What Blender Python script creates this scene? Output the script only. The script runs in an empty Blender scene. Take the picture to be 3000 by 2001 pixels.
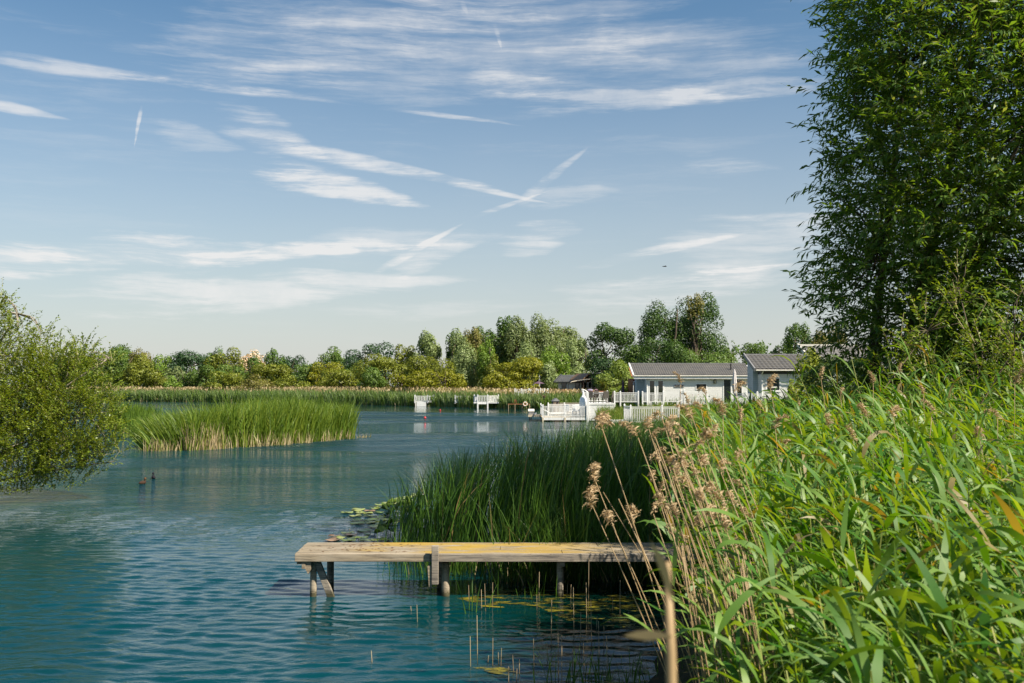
import bpy, math, random
import numpy as np
from mathutils import Vector, Matrix
R = math.radians
scene = bpy.context.scene
col = scene.collection
PI = math.pi

# ------------------------------------------------------------------ camera
CAMZ = 2.70
FPX, K = 2916.7, 1.27605          # focal length in pixels of a 3000 px frame; 3000/2351
PITCH = math.atan(130.0 / FPX)
cd = bpy.data.cameras.new('camera'); cam = bpy.data.objects.new('camera', cd); col.objects.link(cam)
cd.lens = 35; cd.sensor_width = 36; cd.clip_start = 0.05; cd.clip_end = 4000
cam.location = (0, 0, CAMZ); cam.rotation_euler = (PI / 2 + PITCH, 0, 0)
cd.dof.use_dof = True; cd.dof.focus_distance = 15.0; cd.dof.aperture_fstop = 7.0
scene.camera = cam

# ------------------------------------------------------------------ light
SUN_EL, SUN_AZ = R(46), R(123)      # azimuth clockwise from +Y (view direction)
sd = bpy.data.lights.new('sun', 'SUN'); sd.energy = 5.0; sd.angle = R(0.53); sd.color = (1.0, 0.90, 0.74)
sun = bpy.data.objects.new('sun', sd); col.objects.link(sun)
sv = Vector((math.sin(SUN_AZ) * math.cos(SUN_EL), math.cos(SUN_AZ) * math.cos(SUN_EL), math.sin(SUN_EL)))
sun.rotation_euler = sv.to_track_quat('Z', 'Y').to_euler()
sun.location = sv * 60
scene.view_settings.view_transform = 'Standard'; scene.view_settings.look = 'None'
scene.view_settings.exposure = 0.95; scene.view_settings.gamma = 1.0
scene.cycles.max_bounces = 8; scene.cycles.transmission_bounces = 4; scene.cycles.diffuse_bounces = 3
scene.cycles.glossy_bounces = 3; scene.cycles.caustics_reflective = False; scene.cycles.caustics_refractive = False
scene.cycles.sample_clamp_indirect = 4.0

def pdir(qx, qy):
    """direction of a point of the 2351 px wide picture"""
    u = (qx * K - 1500) / FPX; v = (1000.5 - qy * K) / FPX
    c, s = math.cos(PITCH), math.sin(PITCH)
    return Vector((u, c - v * s, s + v * c))
def W(qx, qy, Y):
    d = pdir(qx, qy); t = Y / d.y
    return Vector((d.x * t, Y, CAMZ + d.z * t))
def WZ(qx, qy, z=0.0):
    d = pdir(qx, qy); t = (z - CAMZ) / d.z
    return Vector((d.x * t, d.y * t, z))

# ------------------------------------------------------------------ world: Nishita sky + cirrus streaks
world = bpy.data.worlds.new('World'); scene.world = world; world.use_nodes = True
world.cycles.sampling_method = 'MANUAL'; world.cycles.sample_map_resolution = 512
nt = world.node_tree; nt.nodes.clear()
class NT:
    def __init__(s, tree): s.t = tree
    def n(s, typ, **kw):
        o = s.t.nodes.new(typ)
        for k, v in kw.items(): setattr(o, k, v)
        return o
    def l(s, a, b): s.t.links.new(a, b)
    def put(s, sock, v):
        if isinstance(v, bpy.types.NodeSocket): s.l(v, sock)
        elif v is not None: sock.default_value = v
    def m(s, op, a, b=None, c=None, clamp=False):
        o = s.n('ShaderNodeMath', operation=op, use_clamp=clamp)
        s.put(o.inputs[0], a); s.put(o.inputs[1], b); s.put(o.inputs[2], c)
        return o.outputs[0]
    def vm(s, op, a, b=None, out=0):
        o = s.n('ShaderNodeVectorMath', operation=op)
        s.put(o.inputs[0], a)
        if b is not None:
            if op == 'SCALE': s.put(o.inputs[3], b)
            else: s.put(o.inputs[1], b)
        return o.outputs[out]
    def noise(s, vec, scale=5, detail=3, rough=.5, dist=0, color=False, dim='3D'):
        o = s.n('ShaderNodeTexNoise', noise_dimensions=dim); s.put(o.inputs['Vector'], vec)
        o.inputs['Scale'].default_value = scale; o.inputs['Detail'].default_value = detail
        o.inputs['Roughness'].default_value = rough; o.inputs['Distortion'].default_value = dist
        return o.outputs['Color' if color else 'Fac']
    def map(s, v, a, b, c=0, d=1, smooth=True):
        o = s.n('ShaderNodeMapRange', interpolation_type='SMOOTHSTEP' if smooth else 'LINEAR')
        s.put(o.inputs[0], v)
        for i, x in enumerate((a, b, c, d)): s.put(o.inputs[1 + i], x)
        return o.outputs[0]
    def mapping(s, vec, scale=(1, 1, 1), rot=(0, 0, 0), loc=(0, 0, 0)):
        o = s.n('ShaderNodeMapping'); s.put(o.inputs[0], vec)
        o.inputs[1].default_value = loc; o.inputs[2].default_value = rot; o.inputs[3].default_value = scale
        return o.outputs[0]
    def mix(s, f, a, b, mode='MIX'):
        o = s.n('ShaderNodeMix', data_type='RGBA', blend_type=mode)
        s.put(o.inputs[0], f); s.put(o.inputs[6], a); s.put(o.inputs[7], b)
        return o.outputs[2]
w = NT(nt)
sky = w.n('ShaderNodeTexSky'); sky.sky_type = 'NISHITA'; sky.sun_disc = False
sky.sun_elevation = SUN_EL; sky.sun_rotation = SUN_AZ
sky.air_density = 1.2; sky.dust_density = 1.0; sky.ozone_density = 3.0; sky.altitude = 0
tc = w.n('ShaderNodeTexCoord')
D = w.vm('NORMALIZE', tc.outputs['Generated'])
warp = w.noise(D, 7.0, 4, .62, color=True)
warp = w.vm('SCALE', w.vm('SUBTRACT', warp, (0.5, 0.5, 0.5)), 0.026)
DW = w.vm('ADD', D, warp); DS = w.vm('ADD', D, w.vm('SCALE', warp, .3))
sep = w.n('ShaderNodeSeparateXYZ'); w.l(DW, sep.inputs[0])
dz = w.m('MAXIMUM', sep.outputs[2], 0.0)
# cloud-layer coordinates: direction meets a high flat layer
den = w.m('ADD', dz, 0.10)
plane = w.n('ShaderNodeCombineXYZ')
w.put(plane.inputs[0], w.m('DIVIDE', sep.outputs[0], den)); w.put(plane.inputs[1], w.m('DIVIDE', sep.outputs[1], den))
plane = plane.outputs[0]
s0 = w.n('ShaderNodeSeparateXYZ'); w.l(D, s0.inputs[0])
ang = w.n('ShaderNodeCombineXYZ'); w.put(ang.inputs[0], w.m('ARCTAN2', s0.outputs[0], s0.outputs[1])); w.put(ang.inputs[1], w.m('ARCSINE', s0.outputs[2]))
ang = w.vm('ADD', ang.outputs[0], w.vm('SCALE', warp, .5))
fibD = w.noise(w.mapping(ang, (1.6, 17, 1), (0, 0, R(17))), 3.2, 6, .68, .12, dim='2D')     # fibres falling to the right
fibU = w.noise(w.mapping(ang, (1.5, 17, 1), (0, 0, R(-10))), 3.2, 6, .68, .12, dim='2D')   # fibres rising to the right
fibX = w.noise(w.mapping(ang, (2.2, 14, 1), (0, 0, R(-42))), 3.6, 6, .68, .12, dim='2D')
fib = fibU
soft = w.noise(plane, 0.9, 4, .5)
total = None
def add(mask):
    global total
    total = mask if total is None else w.m('ADD', total, mask)
def streak(q0, q1, wid, amp, lo=0.34, hi=0.60, sharp=0.0, src=None):
    """one cirrus streak between two sky directions; wid = half width in degrees"""
    sl = (q1[1] - q0[1]) / max(1, abs(q1[0] - q0[0]))
    src = fibD if sl > .06 else (fibX if sl < -.5 else fibU)
    a = pdir(*q0).normalized(); b = pdir(*q1).normalized()
    c = ((a + b) / 2).normalized(); al = (b - a); L = al.length / 2; al = (al - c * al.dot(c)).normalized()
    ac = c.cross(al).normalized()
    if ac.z < 0: ac = -ac
    dd = DS if wid < .85 else DW
    s = w.m('DIVIDE', w.vm('DOT_PRODUCT', dd, al, out=1), L)
    t = w.m('DIVIDE', w.vm('DOT_PRODUCT', dd, ac, out=1), R(wid))
    if sharp: t = w.m('ADD', t, w.m('MULTIPLY', w.m('ABSOLUTE', t), sharp))
    # wedge: wide towards one end, thin at the other, with feathered edges
    t = w.m('DIVIDE', t, w.m('MAXIMUM', w.m('MULTIPLY_ADD', s, -.45, .75), .15))
    r2 = w.m('ADD', w.m('MULTIPLY', s, s), w.m('MULTIPLY', t, t))
    r2 = w.m('SUBTRACT', r2, w.m('MULTIPLY', w.m('SUBTRACT', src, .53), 2.2 if wid > .6 else 1.2))
    k = w.map(r2, 1.0, 0.0)
    k = w.m('MULTIPLY', k, w.m('GREATER_THAN', w.vm('DOT_PRODUCT', D, c, out=1), 0.3))
    if wid >= 2: lo, hi = .24, .72
    n = w.map(src, lo, hi, 0.12 if wid < .85 else 0.2, 1.0)
    add(w.m('MULTIPLY', w.m('MULTIPLY', w.m('POWER', k, .8), n), amp))
STR = [((-80, 122), (470, 198), .55, .75, 0), ((250, 165), (840, 244), .45, .9, 0), ((-80, 228), (175, 276), .45, .8, 0),
       ((326, 235), (306, 345), .13, .95, 0), ((350, 300), (560, 345), .9, .34, 0),
       ((470, 268), (790, 385), 1.15, .62, -.3), ((600, 320), (1180, 440), .6, .95, .2), ((1000, 412), (1260, 468), .3, .85, 0),
       ((560, 385), (1005, 488), 1.0, 1.1, -.3), ((890, 246), (1230, 294), .2, .75, 0),
       ((1190, 470), (1360, 330), .45, .7, 0), ((1070, 505), (1260, 440), .22, .8, 0), ((1180, 470), (1440, 440), .9, .35, 0),
       ((-300, 612), (1000, 570), 1.15, 1.2, -.3), ((600, 570), (1300, 535), 1.0, .35, 0),
       ((850, 632), (1078, 506), .33, .95, 0), ((890, 610), (1110, 560), 1.0, .55, 0),
       ((1140, 570), (1360, 520), 1.5, .68, 0), ((1290, 620), (1740, 530), .45, .8, 0),
       ((1560, 372), (1830, 385), .7, .35, 0), ((1380, 655), (1880, 598), .3, .85, 0), ((1500, 620), (2000, 500), 2.6, .62, 0),
       ((1250, 700), (1900, 610), 1.6, .5, 0), ((100, 690), (1100, 640), 1.5, .75, 0), ((750, 725), (1300, 700), .9, .3, 0),
       ((1050, 215), (1780, 228), .9, .62, .2), ((1050, 180), (1350, 190), 1.0, .45, 0), ((1250, 120), (1850, 60), 2.0, .42, 0),
       ((350, 70), (1300, 10), 4.6, .48, 0), ((550, 150), (1600, 90), 4.2, .42, 0), ((900, 60), (1900, 150), 4.0, .35, 0), ((1135, 50), (1150, 118), .2, .6, 0),
       ((1060, 0), (1078, 42), .22, .45, 0), ((1500, 215), (1950, 190), 1.2, .5, 0)]
for q0, q1, wd, am, sh in STR: streak(q0, q1, wd, am, sharp=sh)
veil = w.m('MULTIPLY', w.map(w.m('ADD', w.m('MULTIPLY', w.m('ADD', fibD, fibU), .35), w.m('MULTIPLY', soft, .3)), .50, .66), .22)
veil = w.m('MULTIPLY', veil, w.map(dz, .08, .32, .25, 1.0))
add(veil)
tex = w.map(w.noise(ang, 26, 4, .6, dim='2D'), .3, .7, .80, 1.1)
cloud = w.m('MULTIPLY', w.m('MINIMUM', w.m('MULTIPLY', total, tex), 1.0), w.map(dz, 0.05, .40, .85, .58))
cloud = w.m('MULTIPLY', cloud, w.map(dz, 0.0, .03, .0, 1.0))
lowhaze = w.m('POWER', w.map(dz, 0.36, 0.0, 0.0, 0.80, False), 1.35)
skyb = w.mix(1.0, sky.outputs[0], (.80, 1.0, 1.06, 1), 'MULTIPLY')
skyc = w.mix(lowhaze, skyb, (7.25, 6.95, 6.8, 1))
skyc = w.mix(cloud, skyc, (8.3, 8.15, 8.0, 1))
bg = w.n('ShaderNodeBackground'); w.l(skyc, bg.inputs[0]); bg.inputs[1].default_value = 0.0555
wo = w.n('ShaderNodeOutputWorld'); w.l(bg.outputs[0], wo.inputs[0])

# ------------------------------------------------------------------ materials
MAT = {}
def mat(name):
    m = bpy.data.materials.new(name); m.use_nodes = True; m.node_tree.nodes.clear()
    t = NT(m.node_tree); MAT[name] = m
    out = t.n('ShaderNodeOutputMaterial')
    return m, t, out
def principled(t, colr, rough=.6, spec=.4, metal=0, normal=None, trans=0):
    p = t.n('ShaderNodeBsdfPrincipled'); t.put(p.inputs['Base Color'], colr)
    t.put(p.inputs['Roughness'], rough); t.put(p.inputs['Specular IOR Level'], spec); t.put(p.inputs['Metallic'], metal)
    if normal is not None: t.put(p.inputs['Normal'], normal)
    return p
def c4(c): return (c[0], c[1], c[2], 1)
def leafmat(name, ca, cb, trans=.35, tcol=None, rough=.5, spec=.35, third=None, tipc=None, tipr=(0, .3), clump=.0, clc=None, cscale=.5, gain=True):
    """foliage: each leaf's own colour between ca and cb (attribute v); tipc tints along the leaf (attribute t)"""
    m, t, out = mat(name)
    GA = (1.52 if name.startswith('leaf_') else 1.38) if gain else 1.0; ca = [x * GA for x in ca]; cb = [x * GA for x in cb]
    at = t.n('ShaderNodeAttribute'); at.attribute_name = 'v'
    v = at.outputs['Fac']
    c = t.mix(v, c4(ca), c4(cb))
    if third: c = t.mix(t.m('GREATER_THAN', v, third[1]), c, c4(third[0]))
    if tipc:
        ap = t.n('ShaderNodeAttribute'); ap.attribute_name = 't'
        lim = t.m('MULTIPLY_ADD', v, tipr[1] - tipr[0], tipr[0])
        f = t.map(ap.outputs['Fac'], t.m('ADD', lim, .06), t.m('SUBTRACT', lim, .06))
        c = t.mix(f, c, c4(tipc))
    if clc:
        g = t.n('ShaderNodeNewGeometry')
        n = t.noise(g.outputs['Position'], cscale, 2, .5)
        c = t.mix(t.map(n, .4, .65, 0, clump), c, c4(clc))
    p = principled(t, c, rough, spec)
    tr = t.n('ShaderNodeBsdfTranslucent')
    hs = t.mix(1.0, c, c4(tcol or (1.5, 1.5, .6)), 'MULTIPLY')
    t.put(tr.inputs[0], hs)
    ms = t.n('ShaderNodeMixShader'); ms.inputs[0].default_value = trans
    t.l(p.outputs[0], ms.inputs[1]); t.l(tr.outputs[0], ms.inputs[2]); t.l(ms.outputs[0], out.inputs[0])
    return m
def simple(name, c, rough=.6, spec=.3, metal=0, var=0, vscale=3, var2=None, bump=0, bscale=30, stretch=(1, 1, 1)):
    m, t, out = mat(name)
    tc = t.n('ShaderNodeTexCoord'); co = t.mapping(tc.outputs['Object'], stretch)
    cc = c4(c); nrm = None
    if var:
        n = t.noise(co, vscale, 5, .6)
        cc = t.mix(t.map(n, .35, .68), c4(c), c4(var2 or [x * (1 - var) for x in c]))
    if bump:
        b = t.n('ShaderNodeBump'); b.inputs['Strength'].default_value = bump; b.inputs['Distance'].default_value = .01
        t.put(b.inputs['Height'], t.noise(co, bscale, 4, .6)); nrm = b.outputs[0]
    p = principled(t, cc, rough, spec, metal, nrm); t.l(p.outputs[0], out.inputs[0])
    return m

simple('bark', (.12, .095, .07), .9, .1, var=.5, vscale=6, bump=.5, stretch=(3, 3, .6))
simple('pale_bark', (.33, .29, .23), .9, .1, var=.5, vscale=5, stretch=(3, 3, .6))
simple('white_paint', (.70, .70, .69), .45, .4, var=.07, vscale=2)
simple('cream_paint', (.72, .69, .60), .5, .3, var=.1, vscale=2)
simple('grey_paint', (.33, .37, .40), .6, .3, var=.1, vscale=2)
simple('dark_grey', (.06, .062, .068), .5, .4, var=.2)
simple('mid_grey', (.22, .22, .225), .6, .3, var=.2)
simple('glass', (.012, .016, .014), .04, .9)
simple('black', (.012, .012, .012), .5, .3)
simple('gutter_beige', (.62, .60, .54), .5, .3, var=.1)
simple('deck_wood', (.36, .28, .19), .7, .2, var=.4, vscale=2, stretch=(.4, 3, 3))
simple('pale_timber', (.52, .45, .33), .7, .2, var=.3, vscale=2, stretch=(.4, 3, 3))
simple('red_deck', (.33, .13, .065), .7, .2, var=.3, vscale=3)
simple('dark_wood', (.075, .042, .028), .7, .2, var=.4, vscale=3)
simple('brown_bargeboard', (.24, .16, .10), .7, .2, var=.3, vscale=3)
simple('terracotta', (.42, .17, .075), .8, .2, var=.3, vscale=3)
simple('awning_cloth', (.50, .45, .36), .9, .1, var=.1)
simple('purple_cloth', (.13, .085, .12), .9, .1, var=.2)
simple('pale_cloth', (.60, .56, .56), .9, .1, var=.2, vscale=6)
simple('pink_cloth', (.55, .30, .42), .9, .1, var=.3, vscale=9)
simple('lavender_cloth', (.27, .25, .36), .9, .1, var=.3, vscale=9)
simple('rattan', (.13, .115, .10), .7, .3, var=.3, vscale=20)
simple('rust', (.30, .13, .06), .8, .2, var=.5, vscale=8)
simple('rusty_metal', (.20, .12, .075), .6, .4, metal=.3, var=.4, vscale=10)
simple('orange_ring', (.75, .33, .20), .5, .4)
simple('white_shell', (.82, .83, .83), .4, .4, var=.06)
simple('buoy_red', (.62, .045, .05), .35, .5, var=.2, vscale=8)
simple('brown_feather', (.055, .03, .018), .8, .2, var=.4, vscale=30)
simple('dark_feather', (.018, .016, .022), .8, .2, var=.4, vscale=30)
simple('rufous_feather', (.22, .105, .035), .8, .2, var=.4, vscale=30)
simple('lily_petal', (.82, .80, .80), .5, .3)
simple('lily_yellow', (.75, .50, .05), .6, .3)
simple('log_wall', (.20, .15, .11), .8, .2, var=.4, vscale=8)
simple('lamp_glow', (.55, .48, .33), .4, .4)
simple('litter_leaf', (.20, .10, .045), .9, .1, var=.5, vscale=20)
simple('red_flower', (.55, .03, .05), .7, .2, var=.2)

def siding(name, c, pitch, dark=.55, wob=.05):
    m, t, out = mat(name)
    tc = t.n('ShaderNodeTexCoord'); s = t.n('ShaderNodeSeparateXYZ'); t.l(tc.outputs['Object'], s.inputs[0])
    f = t.m('FRACT', t.m('DIVIDE', s.outputs[2], pitch))
    g = t.map(f, .0, .14, 0, 1)
    n = t.noise(t.mapping(tc.outputs['Object'], (.5, .5, 6)), 3, 3)
    base = t.mix(t.map(n, .3, .7, 0, 1), c4(c), c4([x * .9 for x in c]))
    cc = t.mix(g, c4([x * dark for x in c]), base)
    b = t.n('ShaderNodeBump'); b.inputs['Strength'].default_value = .8; b.inputs['Distance'].default_value = .02
    t.put(b.inputs['Height'], f)
    p = principled(t, cc, .5, .3, normal=b.outputs[0]); t.l(p.outputs[0], out.inputs[0])
siding('white_siding', (.74, .74, .73), .15)
siding('shaded_siding', (.42, .50, .56), .15)  # white clapboard with the bluish shade of recessed walls put into its colour
siding('red_siding', (.16, .028, .022), .13)
siding('cream_siding', (.70, .67, .60), .16, .8)
siding('white_boards', (.76, .76, .75), .20, .45)

# weathered planks with yellow lichen
def wood(name, lichen, base=(.31, .255, .175), dark=(.12, .10, .075)):
    m, t, out = mat(name)
    tc = t.n('ShaderNodeTexCoord'); o = tc.outputs['Object']
    grain = t.noise(t.mapping(o, (1.0, 26, 26)), 2.2, 6, .65, .4)
    big = t.noise(t.mapping(o, (.8, 2.2, 2.2)), 2.0, 5, .6)
    c = t.mix(t.map(grain, .36, .64), c4(dark), c4(base))
    c = t.mix(t.map(big, .40, .66, 0, .55), c, c4((.38, .33, .26)))
    speck = t.noise(t.mapping(o, (3, 9, 9)), 6, 5, .7)
    c = t.mix(t.map(speck, .60, .68, 0, .75), c, c4((.09, .06, .04)))
    if lichen:
        ln = t.noise(t.mapping(o, (.55, 2.4, 1)), 1.9, 6, .62)
        s = t.n('ShaderNodeSeparateXYZ'); t.l(o, s.inputs[0])
        reg = t.m('MULTIPLY', t.map(s.outputs[0], .45, 1.3, 0, 1), t.map(s.outputs[0], 5.2, 2.4))
        f = t.m('MULTIPLY', t.map(ln, .41, .56), reg)
        c = t.mix(t.m('MULTIPLY', f, .85), c, c4((.36, .235, .03)))
        pn = t.noise(t.mapping(o, (1.5, 5, 5)), 7, 4, .7)
        c = t.mix(t.map(pn, .62, .70, 0, .8), c, c4((.55, .46, .36)))
    sz = t.n('ShaderNodeSeparateXYZ'); t.l(o, sz.inputs[0])
    wet = t.map(t.m('ADD', sz.outputs[2], t.m('MULTIPLY', grain, .10)), .16, .08)      # tide line of algae on the posts
    c = t.mix(t.m('MULTIPLY', wet, .85), c, c4((.035, .035, .012)))
    b = t.n('ShaderNodeBump'); b.inputs['Strength'].default_value = .6; b.inputs['Distance'].default_value = .008
    t.put(b.inputs['Height'], grain)
    p = principled(t, c, .85, .2, normal=b.outputs[0]); t.l(p.outputs[0], out.inputs[0])
wood('lichen_plank', True)
wood('grey_plank', False, (.30, .26, .215), (.10, .09, .08))
wood('post_wood', False, (.36, .29, .20), (.15, .12, .085))

# roof sheets
def roofmat(name, c, var):
    m, t, out = mat(name)
    g = t.n('ShaderNodeTexCoord')
    n = t.noise(g.outputs['Object'], 1.3, 5, .65); n2 = t.noise(g.outputs['Object'], 14, 3, .6)
    cc = t.mix(t.map(n, .35, .7, 0, 1), c4(c), c4(var))
    cc = t.mix(t.map(n2, .56, .72, 0, .35), cc, c4([x * 1.7 for x in c]))
    p = principled(t, cc, .55, .35); t.l(p.outputs[0], out.inputs[0])
roofmat('roof_grey', (.085, .082, .078), (.115, .107, .096))
roofmat('roof_dark', (.07, .073, .075), (.10, .10, .098))
roofmat('roof_brown', (.27, .15, .085), (.20, .12, .07))
roofmat('roof_pale', (.20, .19, .175), (.13, .125, .12))
# ------------------------------------------------------------------ object helpers
def tag(o, label=None, cat=None, group=None, kind=None):
    if label: o['label'] = label
    if cat: o['category'] = cat
    if group: o['group'] = group
    if kind: o['kind'] = kind
    return o
def empty(name, loc, rz=0.0, label=None, cat=None, group=None):
    o = bpy.data.objects.new(name, None); col.objects.link(o); o.location = loc; o.rotation_euler = (0, 0, rz)
    o.empty_display_size = .2
    return tag(o, label, cat, group)
def npmesh(name, V, F, mats, parent=None, v=None, t=None, smooth=False, mi=None, loc=None):
    """V (n,3); F (m,k) faces all with k corners; v per face, t per vertex"""
    V = np.asarray(V, np.float32); F = np.asarray(F, np.int32)
    me = bpy.data.meshes.new(name)
    me.vertices.add(len(V)); me.vertices.foreach_set('co', V.ravel())
    k = F.shape[1]; me.loops.add(F.size); me.loops.foreach_set('vertex_index', F.ravel())
    me.polygons.add(len(F)); me.polygons.foreach_set('loop_start', np.arange(0, F.size, k, dtype=np.int32))
    try: me.polygons.foreach_set('loop_total', np.full(len(F), k, np.int32))
    except Exception: pass
    if mi is not None: me.polygons.foreach_set('material_index', np.asarray(mi, np.int32))
    if smooth: me.polygons.foreach_set('use_smooth', np.ones(len(F), bool))
    for m in (mats if isinstance(mats, (list, tuple)) else [mats]): me.materials.append(MAT[m])
    if v is not None:
        a = me.attributes.new('v', 'FLOAT', 'FACE'); a.data.foreach_set('value', np.asarray(v, np.float32))
    if t is not None:
        a = me.attributes.new('t', 'FLOAT', 'POINT'); a.data.foreach_set('value', np.asarray(t, np.float32))
    me.update(calc_edges=True)
    o = bpy.data.objects.new(name, me); col.objects.link(o); o.parent = parent
    if loc is not None: o.location = loc
    return o

class MB:
    """collects simple solids, links them as ONE mesh"""
    def __init__(s): s.V = []; s.F = []
    def add(s, vs, fs):
        b = len(s.V); s.V += [tuple(x) for x in vs]; s.F += [[b + i for i in f] for f in fs]; return s
    def box(s, x0, x1, y0, y1, z0, z1, M=None):
        vs = [Vector(p) for p in ((x0, y0, z0), (x1, y0, z0), (x1, y1, z0), (x0, y1, z0), (x0, y0, z1), (x1, y0, z1), (x1, y1, z1), (x0, y1, z1))]
        if M: vs = [M @ p for p in vs]
        return s.add(vs, [(0, 3, 2, 1), (4, 5, 6, 7), (0, 1, 5, 4), (1, 2, 6, 5), (2, 3, 7, 6), (3, 0, 4, 7)])
    def bar(s, a, b, w, h, up=(0, 0, 1)):
        a = Vector(a); b = Vector(b); d = (b - a); L = d.length; d.normalize()
        u = Vector(up); x = d.cross(u)
        if x.length < 1e-4: x = d.cross(Vector((1, 0, 0)))
        x.normalize(); z = x.cross(d)
        M = Matrix((x, d, z)).transposed().to_4x4(); M.translation = a
        return s.box(-w / 2, w / 2, 0, L, -h / 2, h / 2, M)
    def tube(s, pts, rad, n=8, cap=True):
        pts = [Vector(p) for p in pts]
        if not hasattr(rad, '__len__'): rad = [rad] * len(pts)
        base = len(s.V); prev = None
        for i, p in enumerate(pts):
            d = (pts[min(i + 1, len(pts) - 1)] - pts[max(i - 1, 0)]).normalized()
            x = prev - d * prev.dot(d) if prev is not None else d.cross(Vector((0.13, .31, .94)))
            if x.length < 1e-5: x = d.cross(Vector((1, 0, 0)))
            x.normalize(); prev = x; y = d.cross(x)
            for k in range(n):
                a = 2 * PI * k / n
                s.V.append(tuple(p + (x * math.cos(a) + y * math.sin(a)) * rad[i]))
        for i in range(len(pts) - 1):
            for k in range(n):
                a = base + i * n + k; b = base + i * n + (k + 1) % n
                s.F.append([a, b, b + n, a + n])
        if cap:
            s.F.append([base + k for k in range(n)][::-1]); s.F.append([base + (len(pts) - 1) * n + k for k in range(n)])
        return s
    def lathe(s, c, prof, n=16, M=None):
        base = len(s.V)
        for (r, z) in prof:
            for k in range(n):
                a = 2 * PI * k / n; p = Vector((r * math.cos(a), r * math.sin(a), z))
                if M: p = M @ p
                s.V.append(tuple(p + Vector(c)))
        for i in range(len(prof) - 1):
            for k in range(n):
                a = base + i * n + k; b = base + i * n + (k + 1) % n
                s.F.append([a, b, b + n, a + n])
        s.F.append([base + k for k in range(n)][::-1]); s.F.append([base + (len(prof) - 1) * n + k for k in range(n)])
        return s
    def prism(s, poly, y0, y1):
        """poly in (x,z), extruded along y"""
        n = len(poly)
        vs = [(x, y0, z) for x, z in poly] + [(x, y1, z) for x, z in poly]
        return s.add(vs, [list(range(n)), list(range(2 * n - 1, n - 1, -1))] + [[i, i + n, (i + 1) % n + n, (i + 1) % n] for i in range(n)])
    def build(s, name, m, parent=None, smooth=False, bevel=0, loc=None):
        me = bpy.data.meshes.new(name); me.from_pydata([tuple(v) for v in s.V], [], s.F)
        for q in (m if isinstance(m, (list, tuple)) else [m]): me.materials.append(MAT[q])
        if smooth: me.polygons.foreach_set('use_smooth', [True] * len(me.polygons))
        me.update(); o = bpy.data.objects.new(name, me); col.objects.link(o); o.parent = parent
        if loc is not None: o.location = loc
        if bevel:
            b = o.modifiers.new('bevel', 'BEVEL'); b.width = bevel; b.segments = 2; b.limit_method = 'ANGLE'
        return o

def strips(P, az, L, Wd, th0, bend, S=5, pw=1.5, prof='reed', tw0=0., tw1=0., rng=None, fold=0.0):
    """ribbon leaves: P (n,3) foot, az heading, L length, Wd width, th0 angle from vertical, bend added towards the tip.
    returns V, F, leaf index per face, t per vertex"""
    n = len(P); s = np.linspace(0, 1, S + 1)
    f = lambda a: np.broadcast_to(np.asarray(a, float), (n,))
    az, L, Wd, th0, bend, tw0, tw1 = map(f, (az, L, Wd, th0, bend, tw0, tw1))
    sm = (s[1:] + s[:-1]) / 2
    th = th0[:, None] + bend[:, None] * sm[None] ** pw
    dx = np.sin(th) * np.cos(az)[:, None]; dy = np.sin(th) * np.sin(az)[:, None]; dzz = np.cos(th)
    d = np.stack([dx, dy, dzz], -1)
    cen = np.concatenate([np.zeros((n, 1, 3)), np.cumsum(d * (L / S)[:, None, None], 1)], 1) + np.asarray(P)[:, None, :]
    tan = np.concatenate([d[:, :1], (d[:, 1:] + d[:, :-1]) / 2, d[:, -1:]], 1)
    side = np.stack([-np.sin(az), np.cos(az), np.zeros(n)], -1)[:, None, :] * np.ones((1, S + 1, 1))
    nor = np.cross(tan, side); nor /= np.linalg.norm(nor, axis=-1, keepdims=True) + 1e-9
    tw = tw0[:, None] + (tw1 - tw0)[:, None] * s[None]
    wv = side * np.cos(tw)[..., None] + nor * np.sin(tw)[..., None]
    if prof == 'reed': pr = np.interp(s, [0, .12, .35, .7, 1], [.35, .8, 1, .6, .04])
    elif prof == 'blade': pr = np.interp(s, [0, .6, .85, 1], [1, .9, .5, .06])
    elif prof == 'oval': pr = np.interp(s, [0, .3, .5, .8, 1], [.12, .85, 1, .65, .05])
    else: pr = np.interp(s, [0, 1], [1, .6])
    wv = wv * (Wd[:, None] * pr[None] / 2)[..., None]
    V = np.stack([cen - wv, cen + wv], 2).reshape(-1, 3)
    b = (np.arange(n) * (S + 1) * 2)[:, None] + (np.arange(S) * 2)[None]
    F = np.stack([b, b + 1, b + 3, b + 2], -1).reshape(-1, 4)
    idx = np.repeat(np.arange(n), S)
    t = np.tile(np.repeat(s, 2), n)
    return V, F, idx, t, cen
def joinm(parts):
    V = []; F = []; v = []; t = []; mi = []; b = 0
    for (a, f, q, tt, m) in parts:
        V.append(a); F.append(f + b); v.append(q); t.append(tt); mi.append(np.full(len(f), m)); b += len(a)
    return np.concatenate(V), np.concatenate(F), np.concatenate(v), np.concatenate(t), np.concatenate(mi)

def leafcards(C, size, aspect, rng, up=.3, nrm=None, nb=.5):
    """rhombus leaves at C; normals random, pulled towards nrm"""
    n = len(C)
    N = rng.normal(size=(n, 3)); N /= np.linalg.norm(N, axis=1, keepdims=True)
    N[:, 2] += up
    if nrm is not None: N = N * (1 - nb) + nrm * nb * 1.4
    N /= np.linalg.norm(N, axis=1, keepdims=True) + 1e-9
    A = np.cross(N, rng.normal(size=(n, 3))); A /= np.linalg.norm(A, axis=1, keepdims=True) + 1e-9
    B = np.cross(N, A)
    sz = size * rng.uniform(.6, 1.35, n)[:, None] / 2
    a = A * sz; b = B * sz * aspect
    bendv = N * sz * .25
    V = np.stack([C - a, C + b + bendv, C + a, C - b + bendv], 1).reshape(-1, 3)
    F = np.arange(4 * n).reshape(n, 4)
    return V, F

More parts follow.
